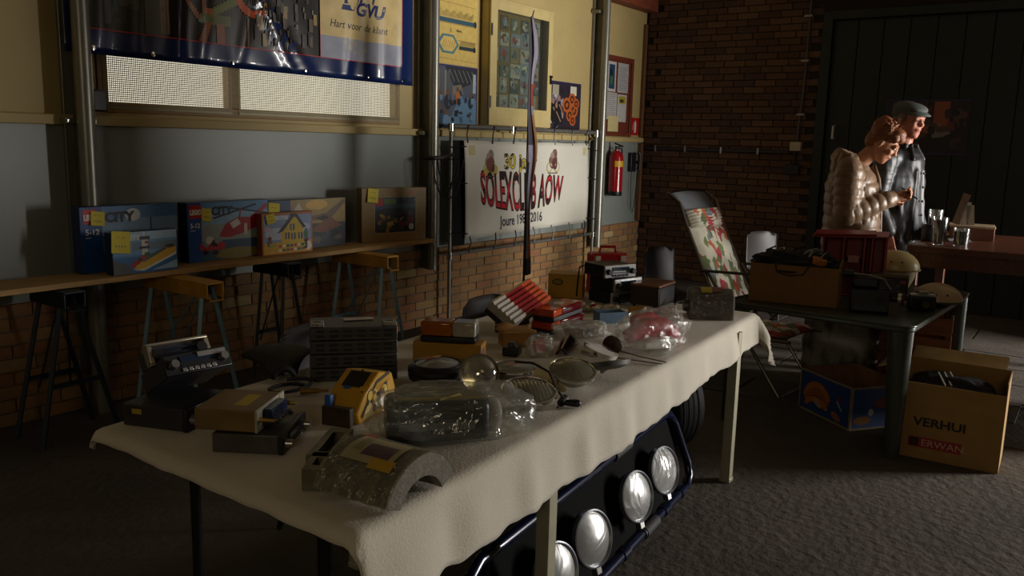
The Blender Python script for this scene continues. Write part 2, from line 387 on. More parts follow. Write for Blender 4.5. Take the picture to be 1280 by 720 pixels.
# ================================================================ ON THE WALLS
# ---- large blue PVC banner with a photo print, hung over the window
BX0, BX1, BZ0, BZ1 = 2.40, 5.10, 1.955, 3.05
def bwave(u, v):
    s = (u - BX0) / (BX1 - BX0); t = (v - BZ0) / (BZ1 - BZ0)
    k = 0
    for c, a, sl in ((.24, .022, .03), (.30, .010, .05), (.07, .008, .02), (.56, .014, -.25), (.62, .010, -.4), (.74, .012, .05), (.80, .010, .02), (.88, .012, .0), (.95, .010, .0), (.14, .008, .03), (.40, .008, .1)):
        k += a * math.exp(-((s - c - sl * t) / .016) ** 2)
    k += .006 * noise.noise((u * 5, v * 2, 3)) + .01 * max(0, .12 - t) / .12 * math.sin(u * 21) * .5
    return k
def bann(u, v, k):
    return Vector((u, WY - .075 - bwave(u, v) - k, v))
b = thing('banner', 'large glossy blue vinyl banner with printed photo hung over the screened window', 'banner', (0, 0, 0))
M_pvc = mat('blue_pvc', '12275c', .28, var=.1, scale=4, coat=.4)
mb = MB(); mb.grid(lambda s, t: bann(BX0 + (BX1 - BX0) * s, BZ0 + (BZ1 - BZ0) * t, 0), 180, 24); obj('sheet', mb, M_pvc, b, solid=.002, smooth=180)
def pv(c): return mat('pvc_ink_' + c, c, .3, var=.12, scale=9, coat=.35)
class BPrint(Print):                      # finer pieces so that the print follows the folds
    def rect(s, u0, v0, u1, v1, m, div=None):
        s._m(m); n = max(1, int((u1 - u0) / .016)); q = max(1, int((v1 - v0) / .06))
        s.mb.grid(lambda a, b_: s.fr(u0 + (u1 - u0) * a, v0 + (v1 - v0) * b_, s.off), n, q)
p = BPrint(bann, .0012, .0005)
PZ = 2.088                                 # lower edge of the printed picture
p.rect(BX0 + .06, PZ, 4.15, 3.02, pv('231d1a')); p.rect(BX0 + .06, PZ, 2.72, 3.02, pv('2a2522'))
rd = random.Random(5)
for _ in range(80):
    u = rd.uniform(2.50, 2.98); v = rd.uniform(PZ + .01, 2.95); a = rd.uniform(.015, .06)
    p.rect(u, v, u + a, v + a * rd.uniform(.5, 2.2), pv(rd.choice(['2d2a2c', '3d352c', '1a1718', '4b4434', '30393c', '3a2019', '1f2a2e'])))
p.rect(2.86, PZ, 3.0, 2.6, pv('4a4640')); p.rect(2.955, PZ + .02, 3.01, 2.5, pv('8a6a52')); p.rect(3.012, PZ, 3.055, 3.0, pv('1a100c')); p.rect(2.62, 2.12, 2.66, 2.5, pv('55575e')); p.rect(2.68, 2.2, 2.70, 2.5, pv('2f5a63'))
p.rect(3.21, 2.195, 3.30, 2.25, pv('6d7440')); p.rect(3.285, 2.195, 3.43, 2.255, pv('5d6331')); p.rect(3.20, 2.20, 3.24, 2.235, pv('8c9a82'))
for k in range(9): p.rect(3.26 + k * .024, 2.235 + k * .013, 3.31 + k * .024, 2.275 + k * .013, pv('6c7436'))
for k in range(6): p.rect(3.20 + k * .008, PZ + k * .019, 3.25 + k * .008, PZ + .022 + k * .019, pv('9a5f3c'))
p.rect(3.325, PZ, 3.385, 2.205, pv('8f4f28'))
for k in range(8): p.rect(3.09 + k * .013, 2.33 - k * .016, 3.125 + k * .013, 2.352 - k * .016, pv('a06a48'))
p.rect(3.225, 2.25, 3.25, 2.4, pv('96603f')); p.rect(3.24, 2.25, 3.305, 2.285, pv('a8623a')); p.rect(3.10, 2.40, 3.45, 2.6, pv('1c1c22'))
for k in range(12):
    q = PI * (1.0 + k / 11 * .65); p.rect(3.60 + .12 * math.cos(q) - .022, 2.40 + .13 * math.sin(q), 3.60 + .12 * math.cos(q) + .022, 2.44 + .13 * math.sin(q), pv('c2501e'))
p.rect(3.545, PZ, 3.56, 2.26, pv('7a5a26'))
for _ in range(90):
    u = rd.uniform(3.60, 4.10); v = rd.uniform(PZ + .01, 2.8); a = rd.uniform(.02, .07)
    p.rect(u, v, min(u + a * .6, 4.14), v + a * 1.4, pv(rd.choice(['77706a', '57504c', '6d6252', '3c3634', '8a8478', 'a78b5e', '2c2826'])))
CREAM = pv('d8bf86')
p.rect(4.15, PZ, 4.955, 3.02, CREAM); p.rect(4.15, PZ, 4.955, 2.236, pv('9c9fae'))
rl = pv('b0282e')
p.rect(BX0 + .04, 2.082, 4.15, 2.089, rl); p.rect(4.15, 2.082, 4.94, 2.088, rl); p.rect(4.953, 2.10, 4.96, 3.0, rl); p.rect(4.147, 2.09, 4.151, 2.3, rl)
p.poly([(4.92, 2.082), (4.945, 2.087), (4.96, 2.105), (4.953, 2.105), (4.94, 2.092), (4.92, 2.088)], rl)
o_ = p.done(b, 'photo_print')
p = BPrint(bann, .011, .0006)
NB = pv('27356e')
p.poly([(4.345, 2.425), (4.455, 2.425), (4.475, 2.462), (4.36, 2.462)], NB); p.poly([(4.37, 2.47), (4.49, 2.47), (4.53, 2.535), (4.40, 2.535)], NB); p.poly([(4.51, 2.475), (4.66, 2.495), (4.69, 2.57), (4.56, 2.56)], NB)
p.done(b, 'logo'); p = BPrint(bann, .011, .0006)
p.text('GVU', 4.475, 2.405, .125, NB, shear=.25, offset=.005, xs=1.1)
p.done(b, 'lettering'); p = BPrint(bann, .011, .0006); p.text('Hart voor de klant', 4.235, 2.30, .075, pv('23263a'), shear=.25, xs=.98)
p.done(b, 'lettering')
for u in (2.55, 2.90, 3.44, 4.02, 4.62, 4.98):
    mb = MB(); c = bann(u, BZ0 + .03, .004); mb.lathe([(.007, 0), (.013, .002), (.013, .004), (.007, .005)], 12, Matrix.Translation(c) @ XF(rx=90)); obj('eyelet', mb, M_chrome, b)
# ---- posters on the cream wall
def poster(name, label, u0, v0, u1, v1, paper, border=None, lift=.0, w=.015):
    t = thing(name, label, 'poster', (0, 0, 0)); mb = MB(); mb.add([wallf(u0, v0, .001 + lift), wallf(u1, v0, .001 + lift), wallf(u1, v1, .001 + lift), wallf(u0, v1, .001 + lift), wallf(u0, v0, .003 + lift), wallf(u1, v0, .003 + lift), wallf(u1, v1, .003 + lift), wallf(u0, v1, .003 + lift)], [(3, 2, 1, 0), (4, 5, 6, 7), (0, 1, 5, 4), (1, 2, 6, 5), (2, 3, 7, 6), (3, 0, 4, 7)])
    obj('sheet', mb, flat(paper, .4), t, smooth=0)
    p = Print(wallf, .0035 + lift, .0003)
    if border:
        p.rect(u0, v1 - w, u1, v1, border); p.rect(u0, v0, u1, v0 + w, border); p.rect(u0, v0, u0 + w, v1, border); p.rect(u1 - w, v0, u1, v1, border)
    return t, p
def at_wall(x, y): q = ony(x, y, WY + .03); return q.x, q.z
u0, u1 = 5.40, 6.045
t, p = poster('poster', 'yellowed technical poster with drawings of steel bars and a hexagon', u0, 2.175, u1, 2.99, 'd4b765')
for v in (2.67, 2.38, 2.22): p.line([(u0 + .02, v), (u1 - .02, v - .012)], .003, '7d6a3c')
def bar(a, b_, v, c, wd=.03): p.rect(a, v - wd / 2, b_, v + wd / 2, c)
bar(u0, u1 - .03, 2.525, '2f5666', .035); p.ell(u1 - .03, 2.525, .02, .028, '1d2c36')
for k in range(40): a = u0 + .02 + k * .014; p.line([(a, 2.55), (a + .02, 2.60 + .012 * math.sin(k))], .003, '6d5c3a')
for k in range(40): a = u0 + .02 + k * .0145; p.line([(a, 2.497), (a + .006, 2.507)], .003, '223844')
bar(u0, u0 + .13, 2.345, '3c4a4e', .02); bar(u0 + .40, u1 - .04, 2.315, '26343a', .03); p.ell(u1 - .04, 2.315, .018, .024, '171f24')
hx, hv = u0 + .25, 2.335
p.poly([(hx + .14 * math.cos(k * PI / 3), hv + .088 * math.sin(k * PI / 3)) for k in range(6)], '4d7d86'); p.poly([(hx + .112 * math.cos(k * PI / 3), hv + .068 * math.sin(k * PI / 3)) for k in range(6)], 'd4b765')
for k in range(6): p.line([(hx - .08 + k * .028, hv - .03), (hx - .05 + k * .028, hv + .03)], .004, 'a8553a' if k in (2, 3) else '7d6a3c')
for k in range(16): a = u0 + .41 + k * .013; p.line([(a, 2.335), (a + .016, 2.375)], .003, '6d5c3a')
p.line([(u0 + .36, 2.44), (u0 + .375, 2.46), (u0 + .39, 2.44), (u0 + .41, 2.455), (u0 + .43, 2.44)], .006, '5a4a2c'); p.rect(u0 + .28, 2.43, u0 + .285, 2.46, '5a4a2c'); p.rect(u0 + .28, 2.70, u0 + .285, 2.73, '5a4a2c')
p.done(t)
t, p = poster('poster', 'purple-edged photo poster of people inside an old tram with blue seats', u0, 1.662, u1 + .015, 2.168, '39404f', '2a2560')
a0, a1, b0, b1 = u0 + .015, u1, 1.677, 2.153
p.rect(a0, b0, a1, b1, '4c5563'); p.poly([(a0 + .2, b1), (a1, b1), (a1, b1 - .1), (a0 + .35, b1 - .19)], '23262b')
for k in range(6): p.line([(a0 + .26 + k * .06, b1 - .02), (a0 + .33 + k * .06, b1 - .12)], .01, '6f7478')
p.rect(a0, b1 - .15, a0 + .05, b1 - .02, 'b75a32')
for k in range(5): p.rect(a0 + .06 + k * .045, b1 - .26, a0 + .085 + k * .045, b1 - .03, '817e76' if k % 2 else '5d5a55')
p.poly([(a0 + .25, b0), (a1, b0), (a1, b0 + .22), (a0 + .4, b0 + .25)], '5c82a0'); p.poly([(a0 + .30, b0 + .2), (a0 + .45, b0 + .26), (a0 + .42, b0 + .34), (a0 + .3, b0 + .32)], '7c7268')
for u, v, s, c in ((.05, .16, .075, '1b1d26'), (.14, .2, .07, '3a4a66'), (.24, .22, .065, '2b2530'), (.13, .08, .09, '27405e'), (.37, .26, .05, 'b5642e'), (.55, .22, .05, '22293a'), (.04, .05, .08, '15161c'), (.22, .06, .06, '6a8cab')):
    p.ell(a0 + u, b0 + v - .03, s * .75, s, c); p.ell(a0 + u, b0 + v + s * .75, s * .38, s * .42, '6b4a3a')
p.rect(a1 - .05, b1 - .2, a1 - .01, b1 - .04, 'a7b2ba'); p.scatter(a0, b0, a1, b0 + .3, ['2a3140', '40597a', '18191f', '6f8aa2', '554a44'], 40, .02, .06, 4)
p.done(t)
t, p = poster('poster', 'photo poster of people in black beside large orange wheels, near the display case', 7.12, 1.672, 7.835, 2.155, '2b2430', '26204f')
p.scatter(7.135, 1.69, 7.5, 2.13, ['15131a', '3d2a3c', '6a6478', 'b9b0a8', '231a22', '8a7f8c'], 60, .03, .1, 6)
p.rect(7.62, 2.03, 7.74, 2.12, 'c9c2b4'); p.rect(7.28, 2.02, 7.40, 2.12, '9b9485')
for u, v, r in ((7.56, 1.93, .085), (7.66, 1.99, .07), (7.70, 1.88, .08), (7.62, 1.83, .07), (7.74, 1.95, .06), (7.68, 1.78, .06)):
    p.ell(u, v, r, r * .9, 'b0571f'); p.ell(u, v, r * .62, r * .55, '3a1d10'); p.ell(u, v, r * .3, r * .28, 'a8521f')
for u, v in ((7.30, 1.92), (7.41, 1.95), (7.36, 1.88)): p.ell(u, v - .08, .045, .1, '100e12'); p.ell(u, v + .04, .022, .03, '96705c'); p.line([(u, v - .02), (u + .09, v - .12)], .016, '96705c')
p.rect(7.135, 1.685, 7.20, 1.74, 'c7c9c4'); p.poly([(7.15, 1.70), (7.185, 1.70), (7.172, 1.725)], '3a4a7a')
p.done(t)
# ---- display case with pinned pictures
c = thing('display_case', 'cream wooden display case with glass door full of pinned pictures', 'display case', (0, WY + .03, 0))
C0, C1, D0, D1, dp = 6.10, 7.10, 1.69, 2.75, .085
M_cw = mat('cream_wood', 'c4b077', .5, var=.08, scale=8)
mb = MB(); mb.span((C0, -.012, D0), (C1, -.001, D1)); obj('back_panel', mb, mat('cork', '8d7648', .9, scale=60, var=.25), c)
mb = MB()
for a, b_ in (((C0, -dp, D0), (C0 + .03, -.012, D1)), ((C1 - .03, -dp, D0), (C1, -.012, D1)), ((C0 + .03, -dp, D0), (C1 - .03, -.012, D0 + .03)), ((C0 + .03, -dp, D1 - .03), (C1 - .03, -.012, D1))): mb.span(a, b_)
mb.span((C0 - .015, -dp - .02, D1), (C1 + .015, -.002, D1 + .02)); obj('body', mb, M_cw, c, bevel=.003)
mb = MB(); W_ = .075; dd = -dp - .004
for a, b_ in (((C0, dd - .02, D0), (C0 + .10, dd, D1)), ((C1 - W_, dd - .02, D0), (C1, dd, D1)), ((C0 + .10, dd - .02, D0), (C1 - W_, dd, D0 + .16)), ((C0 + .10, dd - .02, D1 - W_), (C1 - W_, dd, D1))): mb.span(a, b_)
dr = obj('door', mb, M_cw, c, bevel=.003)
mb = MB(); mb.span((C0 + .1, dd - .012, D0 + .16), (C1 - W_, dd - .009, D1 - W_)); obj('pane', mb, film('case_glass', (.86, .9, .88), .1, .03, .03, 1), dr)
mb = MB(); mb.cyl((C1 - .035, dd - .02, 2.17), (C1 - .035, dd - .045, 2.17), .012, n=10); mb.box((C1 - .035, dd - .03, 2.13), (.012, .014, .06)); obj('handle', mb, M_blackm, dr)
for z in (D0 + .2, D1 - .25): mb = MB(); mb.cyl((C0 + .012, dd - .024, z - .05), (C0 + .012, dd - .024, z + .05), .008, n=8); obj('hinge', mb, M_blackm, dr)
cols = ['8a949a', '9c9a92', '7a5c3c', '948a6c', '5d6c74', 'aaa89e', '6d7460', 'b0aea2', '7a8084', 'b8b29c', '4f585a', '8c745a', '8fa2aa', '666a62']
k = 0; rp = random.Random(12)
for r_ in range(6):
    for q in range(5):
        a = C0 + .11 + q * .16; z = D0 + .16 + r_ * .137
        if z + .13 > D1 - .04: continue
        pw, ph2 = rp.uniform(.11, .17), rp.uniform(.10, .145); mb = MB(); mb.span((0, -.002, 0), (pw, 0, ph2)); o = obj('picture', mb, flat(rp.choice(cols)), c, smooth=0); o.location = (a, -.014 - .001 * (k % 3), z); k += 1
        pp = Print(lambda u, v, l: Vector((u, -.002 - l, v)), .0008); pp.scatter(.008, .008, pw - .008, ph2 - .008, cols + ['b04a3a', '25282a', 'c8c2a6', '2f4f63'], 9, .02, .07, 100 + k); pp.done(o)
# ---- noticeboard, sign, extinguisher, wall telephone
nb = thing('noticeboard', 'red-brown wooden noticeboard with pinned papers above the fire extinguisher', 'noticeboard', (0, WY + .03, 0))
M_rw = mat('redbrown_wood', '6a2f1d', .5, var=.2, scale=7, stretch=(6, 6, 1))
mb = MB(); mb.span((8.22, -.018, 1.645), (8.945, -.001, 2.5)); obj('board', mb, M_rw, nb)
mb = MB()
for a, b_ in (((8.215, -.034, 1.64), (8.265, -.018, 2.505)), ((8.90, -.034, 1.64), (8.95, -.018, 2.505)), ((8.265, -.034, 2.455), (8.90, -.018, 2.505)), ((8.265, -.034, 1.64), (8.90, -.018, 1.68))): mb.span(a, b_)
obj('frame', mb, M_rw, nb, bevel=.003)
for i, (a, b_, w_, h_, cc) in enumerate(((8.30, 2.12, .25, .32, 'b9b7b2'), (8.59, 2.12, .25, .32, 'a9a6a4'), (8.27, 1.82, .32, .29, 'b3b0ab'), (8.60, 1.80, .22, .30, 'b5b2ac'), (8.40, 1.69, .24, .17, 'c9b984'))):
    mb = MB(); mb.span((0, -.0015, 0), (w_, 0, h_)); o = obj('paper', mb, flat(cc, .7), nb, smooth=0); o.location = (a, -.0195 - i * .0012, b_)
    pp = Print(lambda u, v, l: Vector((u, -.0015 - l, v)), .0006)
    if i == 0: pp.rect(.09, .03, .22, .29, '27415e'); pp.ell(.15, .13, .03, .06, '4a6a3a'); pp.ell(.14, .2, .03, .04, '18202a')
    elif i == 3: pp.rect(.03, .2, .19, .28, 'a8962a'); pp.ell(.1, .23, .05, .02, '3a3a1a')
    elif i < 4:
        for q in range(12): pp.rect(.02, .025 + q * .022, w_ - .03 - .04 * (q % 3 == 0), .031 + q * .022, '77757a')
    if pp.mb.f: pp.done(o)
sg = thing('fire_sign', 'small red fire extinguisher sign on the wall beside the noticeboard', 'sign', (0, WY + .03, 0))
mb = MB(); mb.span((8.99, -.006, 1.66), (9.19, -.001, 1.86)); obj('plate', mb, flat('b01c1c', .4), sg)
pp = Print(lambda u, v, l: Vector((u, -.006 - l, v)), .0006); pp.rect(9.075, 1.69, 9.12, 1.80, 'e4ddd4'); pp.rect(9.085, 1.80, 9.11, 1.825, 'e4ddd4'); pp.line([(9.06, 1.81), (9.04, 1.72)], .01, 'e4ddd4'); pp.done(sg)
ex = thing('fire_extinguisher', 'red fire extinguisher hanging below the noticeboard', 'extinguisher', (8.50, WY - .065, .985))
M_red = mat('red_enamel', 'a3121a', .22, var=.06, coat=.5)
mb = MB(); mb.lathe([(.0, 0), (.075, 0), (.08, .012), (.08, .05)], 24); obj('base_ring', mb, M_black, ex)
mb = MB(); mb.lathe([(.08, .05), (.08, .42), (.072, .455), (.045, .485), (.025, .495), (.025, .51), (0, .51)], 24); bd = obj('cylinder', mb, M_red, ex)
pp = Print(lambda u, v, l: Vector(((.0808 + l) * math.sin(u / .08), -(.0808 + l) * math.cos(u / .08), v)))
pp.rect(-.1, .32, .02, .385, 'd9a81c', 8)
for q in range(8): pp.rect(.045, .16 + q * .024, .045 + .04 * (1 + (q * 7 % 3) / 3), .168 + q * .024, 'd8b8b4', 4)
pp.done(bd)
mb = MB(); mb.cyl((0, 0, .51), (0, 0, .545), .018); mb.box((0, -.03, .56), (.022, .11, .014), (R(18), 0, 0)); mb.box((0, -.035, .54), (.02, .09, .012), (R(-8), 0, 0)); obj('valve_handle', mb, M_blackm, ex)
mb = MB(); mb.tube([(.02, 0, .52), (.07, -.03, .52), (.098, -.02, .44), (.096, -.01, .3), (.094, 0, .14)], .009, 8); obj('hose', mb, M_rubber, ex)
mb = MB(); mb.span((-.03, .072, .3), (.03, .094, .4)); obj('wall_bracket', mb, M_blackm, ex)
ph = thing('wall_telephone', 'black wall telephone with hanging cord beside the fire extinguisher', 'telephone', (9.03, WY + .03, 1.24))
mb = MB(); mb.span((-.07, -.05, 0), (.06, -.001, .22)); obj('body', mb, M_black, ph, bevel=.01)
mb = MB(); mb.tube([(.09, -.06, .02), (.09, -.075, .06), (.09, -.075, .18), (.09, -.06, .22)], [.024, .016, .016, .024], 10); mb.span((.06, -.05, .09), (.1, -.02, .13)); obj('handset', mb, M_black, ph)
mb = MB(); mb.tube([(-.02, -.03, 0), (-.03, -.035, -.2), (-.02, -.04, -.42), (.03, -.04, -.47), (.07, -.04, -.38), (.085, -.05, -.1), (.09, -.06, .02)], .005, 6); obj('cord', mb, M_rubber, ph)
jb = thing('switch_box', 'black box with short pipe on the wall at the left end of the window', 'switch box', (2.57, WY + .03, 1.655))
mb = MB(); mb.span((-.035, -.11, 0), (.045, -.014, .115)); obj('housing', mb, M_black, jb, bevel=.008)
mb = MB(); mb.cyl((-.012, -.05, .11), (-.012, -.05, .9), .012); mb.cyl((-.012, -.05, .15), (-.012, -.05, .18), .019); mb.span((-.02, -.05, .5), (-.004, -.001, .52)); obj('pipe', mb, mat('rusty_pipe', '4a3024', .6, var=.3), jb)
# ---- far wall: cable rail, conduit, boxes, poster on the door
rl = thing('cable_rail', 'dark horizontal cable conduit clipped along the dark brick wall', 'conduit', (FX, 0, 0))
mb = MB(); mb.span((-.03, 2.86, 1.497), (-.004, 4.57, 1.535)); obj('rail', mb, mat('dark_conduit', '2a2226', .6), rl, bevel=.006)
for y in (4.42, 4.05, 3.62, 3.2): mb = MB(); mb.span((-.036, y - .01, 1.48), (-.002, y + .01, 1.55)); obj('clip', mb, M_steel, rl)
cn = thing('conduit', 'vertical grey conduit with junction boxes on the dark brick wall near the door', 'conduit', (FX, 2.79, 0))
mb = MB(); mb.cyl((-.02, 0, 1.62), (-.02, -.03, 2.2), .012); mb.cyl((-.02, -.03, 2.2), (-.02, -.045, 3.88), .012); obj('pipe', mb, mat('grey_conduit', '4a4446', .5), cn)
for z in (1.9, 2.45, 2.9): mb = MB(); mb.span((-.038, -.06, z), (-.002, .02, z + .02)); obj('clip', mb, M_steel, cn)
mb = MB(); mb.span((-.06, -.055, 1.53), (-.004, .06, 1.625)); obj('switch_box', mb, mat('beige_plastic', 'b3a88c', .5), cn, bevel=.008)
mb = MB(); mb.span((-.07, -.06, 1.28), (-.004, .10, 1.39)); s_ = obj('socket_box', mb, M_black, cn, bevel=.008)
mb = MB(); mb.cyl((-.02, 0, 1.39), (-.02, 0, 1.53), .01); obj('cable', mb, M_rubber, cn)
dp_ = thing('poster', 'photo poster with purple edge on the dark green door behind the people', 'poster', (FX + .03, 0, 0))
mb = MB(); mb.span((-.006, 1.18, 1.53), (-.001, 1.94, 2.06)); obj('sheet', mb, flat('221a20', .5), dp_)
pp = Print(lambda u, v, l: Vector((-.006 - l, -u, v)), .0006, .0003)
for q in ((-1.94, 1.53, -1.18, 1.545), (-1.94, 2.045, -1.18, 2.06), (-1.94, 1.53, -1.925, 2.06)): pp.rect(*q, '2a2458')
pp.rect(-1.50, 1.80, -1.36, 2.04, '8a4a34'); pp.rect(-1.64, 1.86, -1.56, 2.04, '3a2836'); pp.line([(-1.72, 1.56), (-1.62, 1.76), (-1.42, 1.80)], .08, '8a5646'); pp.line([(-1.5, 1.72), (-1.34, 1.74)], .06, '6f6c70'); pp.scatter(-1.9, 1.56, -1.2, 2.02, ['1a1418', '3a2a34', '5a2f34', '2d2430', '4a3a3c'], 40, .04, .12, 9)
pp.done(dp_)
# ---- pipe frame with the white club banner, lashed on with cords
fx0, fx1, fz0, fz1, fy = 5.55, 7.97, .60, 1.665, WY - .10
pf = thing('pipe_frame', 'grey pipe frame standing against the wall holding the white club banner', 'frame', (0, fy, 0))
M_pipe = mat('galvanised_pipe', '84827c', .4, .6, var=.12)
mb = MB(); mb.cyl((fx0, 0, fz1), (fx1, 0, fz1), .02, n=12); obj('top_pipe', mb, M_pipe, pf)
mb = MB(); mb.cyl((fx0, 0, fz0), (fx1, 0, fz0), .016, n=12); obj('bottom_pipe', mb, M_pipe, pf)
for X in (fx0, fx1):
    mb = MB(); mb.cyl((X, 0, .0), (X, 0, fz1 - .01), .016, n=12); mb.span((X - .03, -.12, 0), (X + .03, .08, .012)); obj('upright', mb, M_pipe, pf)
for X, Z in ((fx0, fz1), (fx1, fz1), (fx0, fz0), (fx1, fz0), (6.42, fz1)):
    mb = MB(); mb.cyl((X, 0, Z - .04), (X, 0, Z + .02), .026, n=12); obj('fitting', mb, M_chrome, pf)
mb = MB(); mb.span((5.60, .02, .66), (5.78, .04, 1.55)); obj('dark_panel', mb, M_blackm, pf)
s0, s1, sz0, sz1 = 5.70, 7.80, .735, 1.55
def solf(u, v, k):
    s = (u - s0) / (s1 - s0); t = (v - sz0) / (sz1 - sz0)
    x = u + .05 * (1 - t) * (1 - s); z = v - .02 * (1 - t) * (1 - s) + .01 * math.sin(s * 22) * (t - .5) * .5
    return Vector((x, fy - .012 - k - .012 * math.sin(3 * (s * 2.2 + t)) - .004 * math.sin(9 * s - 5 * t), z))
sb = thing('club_banner', 'white club anniversary banner with red lettering lashed in the pipe frame', 'banner', (0, 0, 0))
mb = MB(); mb.grid(lambda a, b_: solf(s0 + (s1 - s0) * a, sz0 + (sz1 - sz0) * b_, 0), 40, 16); obj('sheet', mb, mat('white_banner', 'd6d2c4', .5, var=.04, scale=3), sb, solid=.002, smooth=180)
def otext(tx, u, v, sz, fill, line, **k):
    p = Print(solf, .003); p.text(tx, u, v, sz, line, offset=sz * .04, **k); p.text(tx, u, v, sz, fill, offset=sz * .002, **k); return p
otext('30 jaar', 6.30, 1.312, .185, 'd8c23a', '2a2210', xs=1.02).done(sb, 'lettering')
L_ = text_geo('SOLEXCLUB AOW', .2, offset=.004)[0]; mw = max(a for a, _ in L_); mh = max(b_ for _, b_ in L_)
def warp(a, b_):
    s = a / mw; bot = 1.035 - .085 * (1 - (2 * s - 1) ** 2) - .02 * s; top = 1.30 - .012 * math.sin(s * PI) - .075 * s ** 2
    return (5.92 + a * 1.385 / mw, bot + (top - bot) * b_ / mh)
otext('SOLEXCLUB AOW', 0, 0, .2, 'b8242e', '2a0d10', warp=warp).done(sb, 'lettering')
p = Print(solf, .003); p.text('Joure 1986-2016', 6.20, .808, .128, '23233a', offset=.002, xs=.87); p.done(sb, 'lettering')
for cu, cv, hc, base in ((6.08, 1.375, '7a4a44', '8a7a72'), (7.10, 1.385, '6a3a3c', '7a5a50')):
    p = Print(solf, .003)
    for du in (-.06, .07): p.ell(cu + du, cv - .07, .05, .05, 'b8a24a'); p.ell(cu + du, cv - .07, .038, .038, 'd6d2c4')
    p.ell(cu, cv - .01, .07, .075, hc); p.ell(cu + .02, cv + .06, .042, .045, base); p.ell(cu - .035, cv + .01, .045, .03, base, rot=.6); p.ell(cu + .03, cv - .04, .04, .055, '5a3436', rot=.4); p.ell(cu - .02, cv + .045, .03, .03, 'a08a80')
    p.line([(cu - .08, cv - .125), (cu + .09, cv - .125)], .01, '4a4442'); p.done(sb, 'drawing')
p = Print(solf, .003); p.rect(5.76, 1.43, 5.85, 1.51, 'c8bd8a'); p.done(sb, 'corner_patch')
p = Print(solf, .003); p.rect(7.68, 1.43, 7.75, 1.51, 'c8bd8a'); p.done(sb, 'corner_patch')
def tie(name, pts): mb = MB(); mb.tube(pts, .006, 6); obj('tie_cord', mb, M_black, sb)
for X in (5.75, 6.12, 6.45, 6.78, 7.12, 7.45, 7.75):
    a = solf(X, sz1 - .02, .006); tie('', [a, (X - .02, fy - .024, sz1 + .05), (X, fy - .028, fz1 + .01), (X + .02, fy - .018, fz1 + .012), (X + .01, fy + .02, fz1 - .02)])
    a = solf(X, sz0 + .02, .006); tie('', [a, (a.x + .02, fy - .024, .68), (a.x, fy - .022, fz0), (a.x + .01, fy + .016, fz0 - .01)])
for Z in (1.2, 1.50, .78):
    a = solf(s0 + .02, Z, .006); tie('', [a, (fx0 + .02, fy - .02, Z), (fx0 - .02, fy - .012, Z - .01)])
    a = solf(s1 - .02, Z, .006); tie('', [a, (fx1 - .03, fy - .02, Z - .02), (fx1 + .018, fy - .012, Z - .02)])
# straps and cable looped round the steel post
st = thing('cable_loop', 'dark strap and loose cable loops hung round the galvanised post', 'cable', (5.31, WY - .13, 0))
mb = MB(); mb.tube([(-.07, .05, 1.405), (-.06, -.05, 1.405), (.0, -.075, 1.41), (.08, -.05, 1.42), (.2, -.02, 1.43)], .016, 8, flatz=1); obj('strap', mb, mat('dark_strap', '2a1c1a', .6), st)
for s_, dz in ((.10, .22), (.16, .33), (.05, .27)):
    mb = MB(); mb.tube([(.06 - s_, -.05, 1.40)] + [(.06 + s_ * math.sin(q * .52 - 1.57), -.06 - .01 * q, 1.40 - dz * math.cos(q * .52 - 1.57)) for q in range(7)] + [(.06 + s_, -.05, 1.40)], .006, 6); obj('cable', mb, M_rubber, st)
# ---- narrow feather flag on a pole, between table and frame
fp = Vector((5.03, 3.39, 0))
fl = thing('feather_flag', 'tall limp feather flag on a dark pole in front of the white club banner', 'flag', fp)
mb = MB(); mb.tube([(0, 0, .02), (0, 0, 1.2), (.0, 0, 2.15), (.008, -.0, 2.38), (.02, -.01, 2.44)], [.011, .007, .006, .005, .004], 8); obj('pole', mb, M_black, fl)
mb = MB(); mb.span((-.2, -.02, 0), (.2, .02, .02)); mb.span((-.02, -.2, .002), (.02, .2, .022)); mb.cyl((0, 0, .02), (0, 0, .2), .02); obj('cross_base', mb, M_blackm, fl)
dirr = Vector((1, .04, 0))
FC = ['a49cb4', '4a4450', 'b07a4a', 'b0402e', '2a2630', '9a94a8', '6a4634']
cloth = MB()
def flagp(a, b_):
    z = .6 + 1.80 * b_; wd = (.02 + .095 * min(1, (1 - b_) * 7) * (.75 + .25 * math.sin(b_ * 15)))
    q = .2 * math.sin(b_ * 11) ; d_ = Vector((math.cos(q) * dirr.x - math.sin(q) * dirr.y, math.sin(q) * dirr.x + math.cos(q) * dirr.y, 0))
    return Vector((0, 0, z)) + d_ * (wd * a) + Vector((1, .4, 0)) * (.02 * math.sin(a * 9 + b_ * 6))
nu, nv = 10, 60
vs = [flagp(i / nu, j / nv) for j in range(nv + 1) for i in range(nu + 1)]
cloth.add(vs, [])
for j in range(nv):
    for i in range(nu):
        t_ = j / nv; s_ = i / nu
        c_ = 0 if s_ < .55 else (2 if (t_ < .62) else 5)
        if .50 < t_ < .62 and s_ < .55: c_ = 1
        if .66 < t_ < .74 and s_ > .3: c_ = 3
        if t_ < .06: c_ = 1
        if .30 < t_ < .44 and s_ < .3: c_ = 4
        if t_ > .62 and s_ < .35: c_ = 1
        if .14 < t_ < .2 and s_ > .5: c_ = 6
        cloth.f.append((j * (nu + 1) + i, j * (nu + 1) + i + 1, (j + 1) * (nu + 1) + i + 1, (j + 1) * (nu + 1) + i)); cloth.mi.append(c_)
obj('flag_cloth', cloth, [mat('flag_' + c_, c_, .6, var=.1) for c_ in FC], fl, smooth=180, solid=.002)
